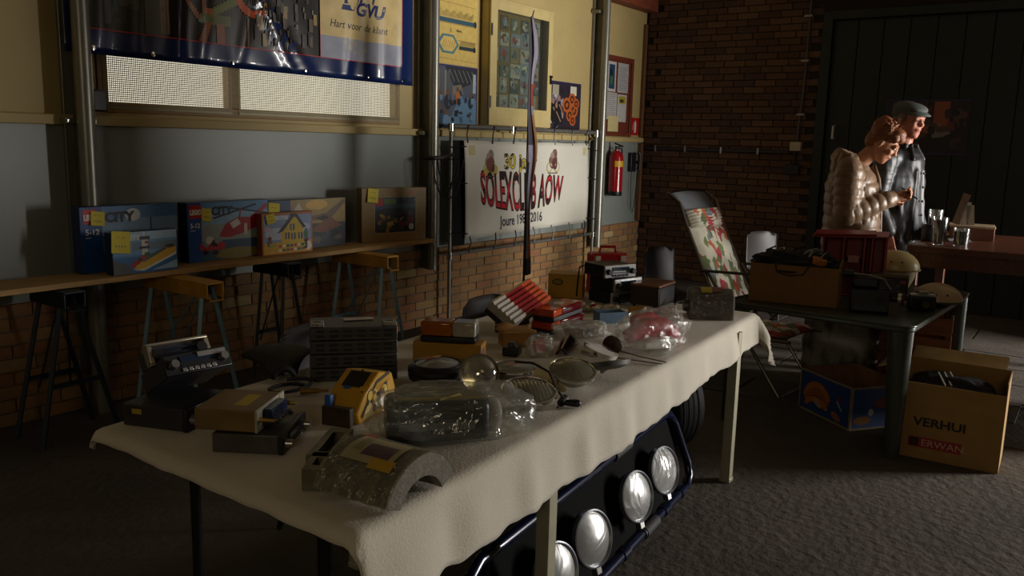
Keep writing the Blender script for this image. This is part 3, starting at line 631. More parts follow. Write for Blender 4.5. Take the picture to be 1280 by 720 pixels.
# ================================================================ TABLES, SHELF, CHAIRS
M_tabwhite = mat('cream_steel_leg', 'a8a48c', .4, .2, var=.08)
def leg_box(t, x, y, z1, s, m, name='leg'):
    mb = MB(); mb.span((x - s / 2, y - s / 2, 0.01), (x + s / 2, y + s / 2, z1)); mb.span((x - s / 2 - .003, y - s / 2 - .003, 0), (x + s / 2 + .003, y + s / 2 + .003, .02)); return obj(name, mb, m, t, bevel=.003)
TA = thing('folding_table', 'long table with cream steel legs under the white cloth, lamp bar below', 'table', (0, 0, 0))
mb = MB(); mb.add([(1.96, 1.225, .72), (3.99, 1.385, .72), (3.95, 2.31, .72), (1.98, 2.19, .72), (1.96, 1.225, .748), (3.99, 1.385, .748), (3.95, 2.31, .748), (1.98, 2.19, .748)], [(3, 2, 1, 0), (4, 5, 6, 7), (0, 1, 5, 4), (1, 2, 6, 5), (2, 3, 7, 6), (3, 0, 4, 7)]); obj('tabletop', mb, mat('laminate', 'b9b3a0', .5), TA, bevel=.004)
for x, y in ((2.0, 1.243), (3.72, 1.325), (3.85, 2.22), (2.08, 2.1)): leg_box(TA, x, y, .72, .045, M_tabwhite)
mb = MB(); mb.span((2.09, 1.325, .66), (3.69, 1.345, .718)); obj('apron', mb, M_tabwhite, TA)
TB = thing('folding_table', 'short table with thin black legs under the end of the white cloth', 'table', (0, 0, 0))
mb = MB(); mb.add([(1.19, 1.21, .72), (1.93, 1.235, .72), (1.92, 2.17, .72), (1.215, 2.14, .72), (1.19, 1.21, .748), (1.93, 1.235, .748), (1.92, 2.17, .748), (1.215, 2.14, .748)], [(3, 2, 1, 0), (4, 5, 6, 7), (0, 1, 5, 4), (1, 2, 6, 5), (2, 3, 7, 6), (3, 0, 4, 7)]); obj('tabletop', mb, MATS['laminate'], TB, bevel=.004)
for x, y in ((1.25, 1.36), (1.86, 1.36), (1.86, 2.05), (1.285, 1.90)):
    mb = MB(); mb.cyl((x, y, .0), (x, y, .72), .014, n=10); obj('leg', mb, M_blackm, TB)
mb = MB(); mb.cyl((1.25, 1.36, .66), (1.285, 1.90, .66), .011, n=8); obj('crossbar', mb, M_blackm, TB)
# ---- white cloth over both tables
M_cloth = mat('white_nonwoven_cloth', 'cdc5b4', .85, var=.05, scale=5, bump=.25, bscale=160, sheen=.2)
q00, q10, q11, q01 = Vector((1.175, 1.19, 0)), Vector((4.03, 1.362, 0)), Vector((3.98, 2.34, 0)), Vector((1.195, 2.17, 0))
CT = .7535
def quad(s, t): return (q00 * (1 - s) + q10 * s) * (1 - t) + (q01 * (1 - s) + q11 * s) * t
LS, LT = 2.86, 1.0
def clothp(a, b_):
    ol, orr, of_, ob = .04, .17, .205, .05
    s = -ol + a * (LS + ol + orr); t = -of_ + b_ * (LT + of_ + ob)
    ox = min(0, s) + max(0, s - LS); oy = min(0, t) + max(0, t - LT)
    c = quad(min(max(s / LS, 0), 1), min(max(t / LT, 0), 1))
    fall = of_ * (.82 + .18 * min(1, max(0, (2.2 - s) / 1.6)))
    if oy < 0: oy *= (1.0 if s < 1.3 else 1 - .22 * min(1, (s - 1.3) / 1.2))
    d = abs(ox) + abs(oy); r = .022
    wob = .004 * noise.noise((s * 3, t * 3, 1)) + .0025 * noise.noise((s * 9, t * 9, 5))
    z = CT + max(0, wob) * .8
    if d > 0:
        ang = min(d / r, PI / 2); out = r * math.sin(ang); dn = r * (1 - math.cos(ang)) + max(0, d - r * PI / 2)
        dn *= 1 if not (ox and oy) else .85
        n = Vector((ox, oy, 0)).normalized(); u = s * 6 if abs(oy) > abs(ox) else t * 6
        slope = .12 if abs(oy) >= abs(ox) else .30
        bulge = (.010 * math.sin(u * 2.2 + noise.noise((u * .7, 2, 0)) * 4) + .02 * noise.noise((u * .6, 7, 0))) * min(1, dn / .1)
        if ox > 0 and oy: bulge += .05 * min(1, dn / .12) * math.sin(math.atan2(abs(oy), abs(ox)) * 2)
        c = c + n * (out + bulge + slope * dn); z -= dn - .012 * noise.noise((u * 2.3, 1, 9)) * min(1, dn / .1)
    return Vector((c.x, c.y, z))
mb = MB(); mb.grid(clothp, 220, 90)
cl = obj('tablecloth', mb, M_cloth, smooth=180, solid=.0015); tag(cl, 'creased white cloth covering the two joined tables of car parts', 'tablecloth')
# ---- shelf board on trestles, with the toy boxes
M_ply = mat('raw_plank', 'b08c58', .7, var=.2, scale=5, bump=.2, stretch=(1, 12, 12))
o = MB(); o.span((1.62, 4.20, .772), (5.0, 4.49, .80)); pk = obj('shelf_board', o, M_ply, bevel=.003); tag(pk, 'long raw wooden plank laid over trestles holding the toy boxes', 'shelf')
M_yel = mat('yellow_paint', 'b8862a', .55, var=.2, scale=14); M_blue = mat('pale_blue_paint', '6d93a5', .45, .2, var=.15); M_dbl = mat('dark_blue_steel', '1b2630', .5, .2)
def trestle(X, y0, y1, mb_, ml, label, z1=.768, sp=.16):
    t = thing('trestle', label, 'trestle', (X, 0, 0), group='trestles under the plank')
    h = .085; mb = MB()
    mb.span((-.055, y0, z1 - .012), (.055, y1, z1)); mb.span((-.055, y0, z1 - h), (-.045, y1, z1 - .012)); mb.span((.045, y0, z1 - h), (.055, y1, z1 - .012)); obj('beam', mb, mb_, t, bevel=.003)
    mb = MB(); mb.tube([(-.04, y0 + .005, z1 - h + .01), (-.04, y0 - .012, z1 - h - .012), (.04, y0 - .012, z1 - h - .012), (.04, y0 + .005, z1 - h + .01)], .006, 6); obj('end_clip', mb, mb_, t)
    for y in (y0 + .07, y1 - .07):
        for s in (-1, 1):
            mb = MB(); mb.tube([(s * .03, y, z1 - .03), (s * sp, y + (-.06 if y < (y0 + y1) / 2 else .0), 0.0)], .014, 4); lg = obj('leg', mb, ml, t)
        mb = MB(); q = .30; yy = y + (-.035 if y < (y0 + y1) / 2 else 0); xx = .03 + (sp - .03) * (1 - q / z1); mb.box((0, yy, q), (2 * xx, .012, .022)); obj('cross_brace', mb, ml, t)
    mb = MB(); mb.tube([(.02, y0 + .12, z1 - .06), (.08, y1 - .09, .25)], .005, 6); mb.tube([(-.02, y0 + .12, z1 - .06), (-.08, y1 - .09, .25)], .005, 6); obj('stay_rods', mb, ml, t)
    return t
trestle(2.78, 3.86, 4.46, M_yel, M_blue, 'yellow and pale blue trestle sticking out below the yellow ferry box')
trestle(4.23, 3.92, 4.46, M_yel, M_blue, 'yellow and pale blue trestle sticking out below the brown framed box')
trestle(2.16, 4.12, 4.46, M_dbl, M_dbl, 'dark steel trestle hidden under the plank beside the wall post', sp=.2)
trestle(3.55, 4.12, 4.46, M_dbl, M_dbl, 'dark steel trestle under the middle of the plank below the house box', sp=.12)
def toybox(name, label, bl, br, h, dpt, col, side, art, y=None, z=.80):
    a = onz(*bl, z) if y is None else ony(*bl, y); b_ = onz(*br, z) if y is None else ony(*br, y if not isinstance(y, tuple) else y[1])
    a.z = b_.z = z; d = b_ - a; wd = d.length; ang = math.degrees(math.atan2(d.y, d.x))
    t = thing(name, label, 'toy box', a, ang, 'toy construction set boxes on the plank')
    mb = MB(); mb.span((0, 0, 0), (wd, dpt, h)); obj('carton', mb, flat(side, .35), t, bevel=.003)
    p = Print(lambda u, v, k: Vector((u * wd, -k, v * h)), .0008, .0002)
    p.rect(.004, .006, .996, .994, col); art(p, wd, h); p.done(t, 'cover_print')
    return t, wd, h
def note(t, wd, h, u, v, w_, h_, tx=None, tilt=6, c='e5d75a'):
    mb = MB(); mb.box((0, 0, -h_ / 2), (w_, .0012, h_)); o = obj('price_note', mb, mat('note_' + c, c, .8, var=.05), t, smooth=0); o.location = (u * wd, -.007, v * h + h_ / 2); o.rotation_euler = (R(-5), R(tilt), 0)
    p = Print(lambda a, b_, k: Vector((a, -.0006 - k, b_)), .0005)
    p.line([(-w_ * .25, -h_ * .3), (-w_ * .1, -h_ * .25)], .003, '3a3420'); p.line([(.05 * w_, -h_ * .28), (w_ * .2, -h_ * .3)], .003, '3a3420')
    for k in range(4): p.line([(-w_ * .3 + k * w_ * .16, -h_ * .62), (-w_ * .24 + k * w_ * .16, -h_ * .72), (-w_ * .3 + k * w_ * .16, -h_ * .7)], .003, '3a3420')
    p.done(o, 'handwriting')
def brandmark(p, u, v, w_, h_, age=True):
    p.rect(u, v, u + w_, v + h_, 'c01f24'); p.text('LEGO', u + w_ * .06, v + h_ * .28, .5 * h_, 'f2efe6', offset=.008, xs=w_ / (1.3 * h_) * 1.0)
def artA(p, w_, h_):      # airport / city box
    p.rect(.004, .006, .21, .994, '1d4f94'); p.rect(.21, .55, .996, .994, '7d9ec0'); p.rect(.21, .80, .996, .994, '4f7fb4'); p.rect(.21, .30, .996, .55, '5a6a84'); p.rect(.21, .006, .996, .30, '3c4654')
    for k in range(26): p.rect(.215 + k * .03, .5, .24 + k * .03, .55 + .05 * ((k * 7) % 5) / 3, '4a5a78')
    p.ell(.52, .85, .08, .1, 'd8dde2'); p.poly([(.55, .44), (.98, .56), (.98, .46), (.60, .38)], 'b63a2a'); p.poly([(.45, .38), (.98, .50), (.98, .42), (.5, .3)], 'cfc9bd'); p.ell(.34, .34, .12, .1, 'd2a51f'); p.rect(.26, .28, .44, .34, 'b8881a'); p.rect(.70, .5, .712, .8, '33363c')
    brandmark(p, .03, .74, .13, .22); p.text('5-12', .045, .58, .12, 'f0f0ee', offset=.003, xs=.62); p.rect(.045, .525, .10, .545, 'a8b4c4'); p.text('CITY', .24, .76, .2, '1c2230', offset=.012, xs=.66)
t, a, b_ = toybox('construction_set_box', 'large blue toy box with yellow vehicle picture at the plank end', (103, 338), (224, 327), .355, .08, '2a4f86', '1b3560', artA, y=4.39); note(t, a, b_, .17, .82, .075, .075)
def artB(p, w_, h_):      # ferry
    p.rect(.004, .45, .996, .994, '6fa3d0'); p.rect(.004, .80, .996, .994, 'a9c8e4'); p.rect(.3, .55, .996, .74, '7388a0'); p.rect(.004, .006, .996, .40, '2f6fae'); p.poly([(.6, .05), (.996, .25), (.996, .05)], '9cc0de')
    p.poly([(.004, .006), (.3, .006), (.22, .22), (.004, .36)], '5a5e5e')
    p.poly([(.30, .10), (.46, .08), (.98, .42), (.98, .56), (.86, .62), (.40, .26)], 'e0b322'); p.poly([(.32, .08), (.46, .05), (.98, .38), (.98, .44), (.47, .11)], 'ece6da'); p.poly([(.44, .24), (.84, .54), (.80, .58), (.5, .38)], '55605a')
    p.rect(.44, .38, .53, .84, 'dcd8d0'); p.rect(.41, .80, .57, .88, '3a3a3c'); p.rect(.40, .58, .56, .64, '33383a'); p.rect(.49, .70, .54, .76, 'a83028'); p.rect(.47, .88, .49, .99, 'e8e8e4')
    for k in range(5): p.ell(.30 + k * .055, .20 + k * .06, .05, .055, ['b02a22', 'a8322a', '6f2020', 'b03a2a', '3f6a44'][k])
    p.ell(.88, .60, .08, .05, '4a3a34'); p.text('CITY', .20, .80, .17, 'dfe8f2', offset=.012, xs=.6)
t, a, b_ = toybox('construction_set_box', 'small blue toy box with yellow ferry picture standing before the larger box', (142, 345), (222, 329), .225, .07, '4f8cc4', '17294a', artB, y=4.235); note(t, a, b_, .13, .78, .105, .115)
def artC(p, w_, h_):      # helicopter
    p.rect(.004, .006, .16, .994, '2358a6'); p.rect(.16, .62, .996, .994, '8fb6d6'); p.rect(.16, .82, .996, .994, '5e93c6'); p.rect(.16, .30, .996, .62, '9aa5a2'); p.rect(.16, .006, .996, .34, '3d5a72'); p.ell(.6, .1, .3, .1, '8a7a3c')
    p.poly([(.36, .40), (.45, .62), (.60, .72), (.85, .70), (.88, .55), (.70, .45), (.5, .38)], 'a8191f'); p.poly([(.5, .62), (.6, .70), (.64, .6), (.54, .52)], 'd8d2c8'); p.poly([(.80, .60), (.99, .90), (.96, .94), (.76, .70)], 'b82a2a'); p.rect(.68, .40, .72, .6, 'd2c8a8')
    p.line([(.30, .72), (.84, .93)], .03, '23252a'); p.line([(.46, .90), (.99, .76)], .03, '23252a'); p.line([(.62, .68), (.64, .86)], .02, '8a2a2a')
    for k, c in enumerate(('b8252a', '7f8a90', 'd5d5d0', 'b8252a', '2a2a2e', '8e9aa0', 'c03030')): p.ell(.12 + k * .035 + .06, .25 + .05 * (k % 3), .05, .07, c)
    p.ell(.2, .16, .035, .05, '1a1a1c'); p.ell(.32, .14, .035, .05, '1a1a1c'); p.rect(.2, .18, .36, .24, 'c03a34')
    brandmark(p, .02, .74, .14, .22); p.text('5-12', .03, .58, .11, 'f0f0ee', offset=.003, xs=.55); p.rect(.03, .525, .085, .545, 'a8b4c4'); p.text('CITY', .28, .78, .19, '1c2a44', offset=.012, xs=.6)
t, a, b_ = toybox('construction_set_box', 'blue toy box with red helicopter picture between two other boxes', (236, 324), (336, 309), .352, .09, '3a6aa8', '12203c', artC, y=4.36); note(t, a, b_, .22, .79, .065, .075)
def artD(p, w_, h_):      # house
    p.rect(.03, .03, .97, .94, '8a9cc6'); p.rect(.03, .03, .97, .30, 'd8ab2a'); p.ell(.3, .5, .25, .15, 'c2c8dc'); p.ell(.75, .62, .2, .12, 'b8c0d8')
    p.poly([(.36, .22), (.36, .60), (.62, .92), (.80, .62), (.80, .22)], 'd9b62a'); p.poly([(.28, .50), (.58, .95), (.66, .95), (.40, .55)], '3a3c40'); p.poly([(.62, .95), (.68, .95), (.86, .62), (.80, .60)], '2c2e32'); p.rect(.54, .88, .66, .97, '33353a')
    for u, v in ((.54, .56), (.56, .34), (.44, .36), (.70, .34)): p.rect(u, v, u + .09, v + .16, '55584e'); p.rect(u + .035, v, u + .05, v + .16, 'e4dcc0')
    p.ell(.86, .45, .04, .14, '4f7a3c'); p.ell(.88, .3, .04, .05, 'a83030')
    for k in range(14): p.ell(.34 + (k % 7) * .075, .10 + (k // 7) * .1, .03, .035, ['e8e6e0', '3f6a40', '5a5c60', 'c23a30'][k % 4])
    p.ell(.14, .28, .05, .08, '6a6a66'); p.ell(.2, .24, .07, .06, 'b8b23a'); p.ell(.14, .4, .035, .05, '7a2a26'); p.ell(.90, .16, .075, .11, 'ece8de'); p.text('3', .82, .1, .3, '1c1c1c', offset=.02, xs=.45); p.rect(.04, .58, .16, .68, 'cdb0c0')
    p.text('CREATOR', .2, .84, .12, 'e8e8ee', offset=.006, xs=.55)
t, a, b_ = toybox('construction_set_box', 'orange-brown toy box with yellow house picture leaning out in front', (328, 318), (391, 311), .268, .05, 'b4652a', '8a4a22', artD, y=4.30); note(t, a, b_, .14, .87, .07, .06, tilt=-12)
def artE(p, w_, h_):      # aeroplane, dark
    p.rect(.3, .5, .996, .994, '9a8450'); p.rect(.004, .006, .30, .994, '2c4668'); p.rect(.3, .006, .996, .5, '38404a'); p.ell(.62, .88, .14, .1, 'c9a04a'); p.poly([(.40, .62), (.74, .70), (.98, .98), (.99, .9), (.80, .58), (.5, .56)], '6a5a4a'); p.poly([(.6, .60), (.72, .66), (.78, .60), (.7, .54)], '2a2624'); p.poly([(.5, .35), (.80, .62), (.95, .42), (.7, .30)], '7a5040')
    p.poly([(.3, .7), (.4, .94), (.46, .7)], 'b9b3a4'); p.scatter(.4, .05, .98, .34, ['4a5260', '6a6458', '2a3038'], 14, .04, .14, 3); p.rect(.08, .62, .24, .74, 'b02226')
t, a, b_ = toybox('construction_set_box', 'dim toy box with aeroplane picture behind the house box', (332, 311), (432, 303), .335, .07, '3a4250', '1c2430', artE, y=4.41); note(t, a, b_, .1, .80, .09, .105)
def artF(p, w_, h_):
    p.rect(.19, .16, .84, .83, 'a89a7c'); p.rect(.2, .17, .83, .82, '262e34'); p.rect(.2, .62, .83, .80, '3c5664'); p.rect(.2, .60, .32, .80, '2a4a7a'); p.rect(.2, .66, .32, .80, 'a82428'); p.scatter(.22, .19, .82, .6, ['8a6a2a', '3f3a2a', '1c1e20', 'a8882e', '5a3a2a', '20303a', '6a3028'], 40, .04, .13, 8); p.rect(.34, .7, .52, .79, '5a7a2a'); p.ell(.76, .27, .04, .06, 'b8b8b0')
    for k in range(9): p.rect(.54 + k * .03, .70, .56 + k * .03, .79 + .02 * (k % 3), '16201c')
    p.rect(.62, .84, .78, .97, '8c6e3e'); p.ell(.75, .90, .035, .04, 'b0472a')
t, a, b_ = toybox('construction_set_box', 'brown cardboard framed toy box with dark picture window at the right end', (430, 302), (517, 299), .395, .075, '8f7444', '7a5f34', artF, y=None); note(t, a, b_, .17, .86, .085, .10)
# turn the last box onto the plank
t.location = (4.40, 4.385, .80); t.rotation_euler = (0, 0, R(-17))
# ---- moulded shell chairs
M_shell = mat('dark_shell_plastic', '2a2423', .45, spec=.35, var=.08, scale=6)
def shell_chair(label, loc, rz):
    t = thing('shell_chair', label, 'chair', loc, rz, 'dark moulded shell chairs')
    def prof(b_):                            # side profile, chair faces -y: front edge .. seat .. back top
        P_ = [(-.23, .435), (-.19, .455), (-.05, .44), (.10, .435), (.18, .46), (.215, .54), (.235, .66), (.255, .78), (.265, .80)]
        f = b_ * (len(P_) - 1); i = min(int(f), len(P_) - 2); k = f - i
        return [P_[i][j] * (1 - k) + P_[i + 1][j] * k for j in (0, 1)]
    def fn(a, b_):
        y, z = prof(b_); s = 2 * a - 1; wd = .215 - .015 * b_ - (.05 * max(0, b_ - .85) / .15) * abs(s) ** 3
        up = .03 * abs(s) ** 3 * (1 - b_); fw = -.06 * s * s * max(0, b_ - .5) * 2
        return (s * wd, y + fw, z + up - .02 * abs(s) ** 4 * max(0, b_ - .8) * 5)
    mb = MB(); mb.grid(fn, 20, 32); obj('seat_shell', mb, M_shell, t, solid=.006, smooth=180)
    mb = MB(); mb.box((0, .02, .425), (.26, .3, .012)); obj('seat_frame', mb, M_blackm, t)
    for sx in (-1, 1):
        for y0, y1 in ((-.13, -.21), (.14, .22)):
            mb = MB(); mb.tube([(sx * .12, y0, .42), (sx * .21, y1, .0)], .011, 8); obj('leg', mb, M_blackm, t)
    return t
shell_chair('dark shell chair behind the table beside the stack of grey racks', (2.33, 2.36, 0), 4)
shell_chair('dark shell chair behind the table beyond the tricolour tail lamp', (3.29, 2.21, 0), 0)
shell_chair('dark shell chair beyond the red first-aid case', (5.80, 2.50, 0), -8)
shell_chair('dark shell chair standing by the brick wall behind the floral recliner', (7.58, 2.36, 0), -22)
# ---- folding recliner with floral cushion
M_flor = mat('floral_fabric', '9aa08a', .85, var=.1)
def floral(m):
    nt = m.node_tree; b_ = nt.nodes['Principled BSDF']; tc = nt.nodes.new('ShaderNodeTexCoord'); n = nt.nodes.new('ShaderNodeTexVoronoi'); n.inputs['Scale'].default_value = 16
    mp = nt.nodes.new('ShaderNodeMapping'); mp.inputs['Scale'].default_value = (1.3, 1, .55); nz = nt.nodes.new('ShaderNodeTexNoise'); nz.inputs['Scale'].default_value = 9; nt.links.new(tc.outputs['Object'], nz.inputs['Vector'])
    ad = nt.nodes.new('ShaderNodeMixRGB'); ad.blend_type = 'ADD'; ad.inputs[0].default_value = .12; nt.links.new(tc.outputs['Object'], ad.inputs[1]); nt.links.new(nz.outputs['Color'], ad.inputs[2]); mp.inputs['Rotation'].default_value = (0, .7, 0)
    nt.links.new(ad.outputs[0], mp.inputs[0]); nt.links.new(mp.outputs[0], n.inputs['Vector'])
    r = nt.nodes.new('ShaderNodeValToRGB'); r.color_ramp.interpolation = 'CONSTANT'; e = r.color_ramp.elements
    stops = [(0, '5f6f4a'), (.16, 'c9c5b2'), (.32, 'a63a42'), (.44, 'd0cbb8'), (.58, '76808a'), (.68, 'c0603e'), (.76, 'cfc9b4'), (.86, '6f7f52'), (.93, 'b04a55')]
    e[0].position, e[0].color = 0, lin(stops[0][1]); e[1].position, e[1].color = stops[1][0], lin(stops[1][1])
    for q, c in stops[2:]: x = e.new(q); x.color = lin(c)
    sp = nt.nodes.new('ShaderNodeSeparateColor'); nt.links.new(n.outputs['Color'], sp.inputs[0]); nt.links.new(sp.outputs[0], r.inputs[0]); nt.links.new(r.outputs[0], b_.inputs['Base Color'])
floral(M_flor)
rc = thing('recliner', 'folding garden recliner with floral cushion and grey headrest', 'recliner', (5.50, 1.845, 0), -6); rc.scale = (1, 1, .965)
# local: faces -y, back leans to +y
def slab(p0, p1, wd, th):          # cushion between two points in the yz plane
    def fn(a, b_):
        pass
    d_ = Vector(p1) - Vector(p0); n = Vector((0, -d_.z, d_.y)).normalized(); mb = MB(); L = d_.length; K = 6
    def sf(sgn):
        return lambda a, b_: Vector(p0) + d_ * b_ + Vector(((a - .5) * wd, 0, 0)) + n * sgn * th * .5 * (max(0, 1 - abs(2 * a - 1) ** 6) ** .5) * (max(0, 1 - abs(2 * b_ - 1) ** 8) ** .5) * (1 - .12 * math.cos(b_ * K * 2 * PI))
    mb.grid(sf(1), 14, 30); mb.grid(sf(-1), 14, 30); return mb
obj('seat_cushion', slab((0, -.32, .40), (0, .10, .38), .46, .06), M_flor, rc, smooth=180)
obj('back_cushion', slab((0, .10, .42), (0, .40, 1.06), .46, .06), M_flor, rc, smooth=180)
obj('head_cushion', slab((0, .385, 1.04), (0, .445, 1.17), .42, .09), M_flor, rc, smooth=180)
mb = MB(); mb.grid(lambda a, b_: ((a - .5) * .44, .44 + .10 * b_ + .05 * math.sin(b_ * 2), 1.14 + .14 * math.sin(b_ * 1.9)), 8, 10); obj('headrest', mb, mat('grey_mesh_fabric', '6d7278', .6, var=.1), rc, solid=.012, smooth=180)
M_alu = mat('brown_steel_tube', '6a625a', .3, .7)
for sx in (-1, 1):
    x = sx * .25
    mb = MB(); mb.tube([(x, .06, .36), (x, .42, 1.10), (x, .47, 1.22), (x, .56, 1.28)], .012, 8); obj('back_tube', mb, M_alu, rc)
    mb = MB(); mb.tube([(x, -.36, .38), (x, .06, .36)], .012, 8); obj('seat_tube', mb, M_alu, rc)
    mb = MB(); mb.tube([(x * 1.08, -.40, .80), (x * 1.08, -.05, .79), (x * 1.08, .27, .775)], .02, 8, flatz=.5); obj('armrest', mb, mat('dark_wood_arm', '2e2622', .5), rc)
    mb = MB(); mb.tube([(x * 1.04, -.30, .79), (x * 1.04, .30, .0)], .012, 8); obj('leg', mb, M_alu, rc)
    mb = MB(); mb.tube([(x * 1.0, .24, .78), (x * 1.0, -.32, .0)], .012, 8); obj('leg', mb, M_alu, rc)
mb = MB(); mb.tube([(-.25, .56, 1.28), (0, .585, 1.29), (.25, .56, 1.28)], .013, 8); obj('top_tube', mb, M_chrome, rc)
mb = MB(); mb.cyl((-.25, -.32, .012), (.25, -.32, .012), .012, n=8); obj('foot_tube', mb, M_alu, rc)
# ================================================================ CAR PARTS ON THE CLOTH
TZ = .7565
def tb(x, y, z=TZ): return onz(x, y, z)
M_dgrey = mat('dark_grey_plastic', '2c2c30', .45, var=.2, scale=25)
M_mgrey = mat('mid_grey_steel', '55534e', .45, .5, var=.2, scale=18)
M_tan = mat('tan_steel_case', '7a6238', .5, .2, var=.2, scale=10)
M_silver = mat('silver_fascia', 'b5b6b6', .28, .8, var=.08)
M_lcd = mat('radio_glass', '1d2a3c', .15, var=.1)
def radio(t, w_, d_, h_, mb_body, face, style=0, name_b='case'):
    """car radio lying flat: front is local -y"""
    mb = MB(); mb.span((-w_ / 2, 0, 0), (w_ / 2, d_, h_)); body = obj(name_b, mb, mb_body, t, bevel=.003)
    mb = MB(); mb.span((-w_ / 2 - .005, -.014, -.0 if style else .0), (w_ / 2 + .005, .0, h_ + .003)); fc = obj('fascia', mb, face, t, bevel=.003)
    y = -.0145
    mb = MB(); mb.span((-w_ * .28, y - .003, h_ * .55), (w_ * .28, y, h_ * .86)); obj('display', mb, M_lcd, fc)
    mb = MB(); mb.span((-w_ * .28, y - .002, h_ * .36), (w_ * .28, y, h_ * .46)); obj('cassette_slot', mb, M_black, fc)
    for k in range(6):
        mb = MB(); mb.span((-w_ * .28 + k * w_ * .094, y - .005, h_ * .1), (-w_ * .28 + k * w_ * .094 + w_ * .07, y, h_ * .28)); obj('button', mb, M_dgrey if face is not M_black else M_silver, fc, bevel=.001)
    for s in (-1, 1):
        mb = MB(); mb.cyl((s * w_ * .4, y, h_ * .5), (s * w_ * .4, y - .018, h_ * .5), h_ * .24, h_ * .2, 14); obj('knob', mb, M_steel if face is M_black else M_black, fc)
    return body
# left end: stack of old radios
p = tb(222, 541)
r1 = thing('car_radio', 'black car radio at the bottom of the leaning radio stack', 'car radio', (1.395, 2.0, TZ), 20, 'old car radios on the cloth'); radio(r1, .2, .19, .062, M_dgrey, M_black)
mb = MB(); mb.span((-.1008, .13, .036), (-.1, .16, .05)); obj('sticker', mb, flat('a8922e', .6), r1)
r2 = thing('car_radio', 'black cassette car radio with silver dial strip tilted on the stack', 'car radio', (1.40, 2.03, TZ + .135), -6, 'old car radios on the cloth', rx=-30); radio(r2, .185, .15, .058, M_dgrey, M_black)
mb = MB(); mb.span((-.0, -.021, .04), (.085, -.017, .054)); obj('dial_strip', mb, M_silver, r2)
mb = MB(); mb.span((-.09, .0, .0585), (.09, .03, .0592)); obj('wood_strip', mb, mat('worn_brass', '8a6a34', .4, .5, var=.3), r2)
r3 = thing('radio_bezel', 'silver rimmed open radio bezel lying on top of the radio stack', 'radio part', (1.395, 2.095, TZ + .160), -6, rx=-30)
for nm, a, b_ in (('rim', None, None),):
    mb = MB(); W2, H2 = .092, .032
    for q in (((-W2, 0, H2 * 2 - .008), (W2, .03, H2 * 2)), ((-W2, 0, 0), (W2, .03, .006)), ((-W2, 0, .006), (-W2 + .014, .03, H2 * 2 - .008)), ((W2 - .014, 0, .006), (W2, .03, H2 * 2 - .008))): mb.span(*q)
    obj('rim', mb, mat('brushed_silver', 'b3aa96', .35, .8), r3, bevel=.002)
mb = MB(); mb.span((-.08, .02, .006), (.08, .09, .055)); obj('chassis', mb, M_dgrey, r3)
for k in range(3): mb = MB(); mb.span((-.07, .012, .012 + k * .014), (.07, .02, .018 + k * .014)); obj('dial_bar', mb, mat('dark_blue_bar', '1c2740', .3), r3)
for s in (-1, 1): mb = MB(); mb.cyl((s * .066, .02, .03), (s * .066, -.004, .03), .016, n=12); obj('knob', mb, M_black, r3)
# tan radio on a dark radio
r4 = thing('car_radio', 'flat dark car radio under the tan radio with a yellow sticker', 'car radio', (1.395, 1.66, TZ), 28, 'old car radios on the cloth')
radio(r4, .19, .17, .05, M_mgrey, M_black)
r4.rotation_euler.z = R(32); r4.location = (1.43, 1.69, TZ)
mb = MB(); mb.tube([(.0, .12, .052), (.05, .1, .054), (.09, .02, .053)], .003, 5); obj('wire', mb, M_rubber, r4)
r5 = thing('car_radio', 'tan steel car radio with yellow sticker resting on a dark one', 'car radio', (1.40, 1.735, TZ + .054), 29, 'old car radios on the cloth')
mb = MB(); mb.span((-.09, 0, 0), (.09, .16, .055)); obj('case', mb, M_tan, r5, bevel=.003)
mb = MB(); mb.span((-.045, .04, .0551), (.05, .075, .0556)); obj('sticker', mb, flat('b59a26', .6), r5)
mb = MB(); mb.span((-.093, -.006, .0), (-.055, 0, .057)); mb.cur = 0; mb.span((.06, -.006, 0), (.093, 0, .057)); mb.span((-.055, -.004, .0), (.06, 0, .057)); f_ = obj('front_plate', mb, mat('pale_steel', 'c9c3b0', .35, .6), r5)
mb = MB(); mb.span((-.05, -.03, .008), (.055, -.006, .05)); obj('tuner_block', mb, mat('tuner_blue', '1f2c4e', .25, .2), r5, bevel=.003)
for k in range(5): mb = MB(); mb.cyl((-.04 + k * .021, -.03, .018), (-.04 + k * .021, -.042, .018), .006, n=8); obj('push_button', mb, M_chrome, r5)
for s in (-1, 1): mb = MB(); mb.cyl((s * .075, -.006, .03), (s * .075, -.045, .03), .007, .005, 8); obj('spindle', mb, mat('brass', '9a7a3c', .35, .8), r5)
# cable with plug behind it
cb = thing('plug_cable', 'dark coiled cable with brass plug lying behind the tan radio', 'cable', tb(362, 490))
mb = MB(); mb.tube([(.06 * math.cos(k * .5) * (1 + .03 * k), .05 * math.sin(k * .5), .008 + .0012 * k) for k in range(16)], .006, 6); obj('cable', mb, M_rubber, cb)
mb = MB(); mb.cyl((.0, -.05, .012), (.04, -.09, .012), .011, .007, 10); obj('plug', mb, MATS['brass'], cb)
for s in (-1, 1): mb = MB(); mb.cyl((.035 + s * .005, -.085 + s * .005, .012), (.06 + s * .006, -.11 + s * .005, .012), .0025, n=6); obj('prong', mb, MATS['brass'], cb)
sd = thing('saddle', 'flat black moped saddle at the back edge of the cloth', 'saddle', tb(358, 470) + Vector((.0, .03, 0)), -35)
mb = MB()
def sad(a, b_):
    s = 2 * a - 1; wd = .035 + .085 * b_ ** 1.3; return (s * wd, -.13 + .26 * b_, .05 + .018 * b_ - .03 * abs(s) ** 3 + .012 * math.sin(b_ * 3))
mb.grid(sad, 12, 16); obj('cover', mb, M_rubber, sd, solid=.014, smooth=180)
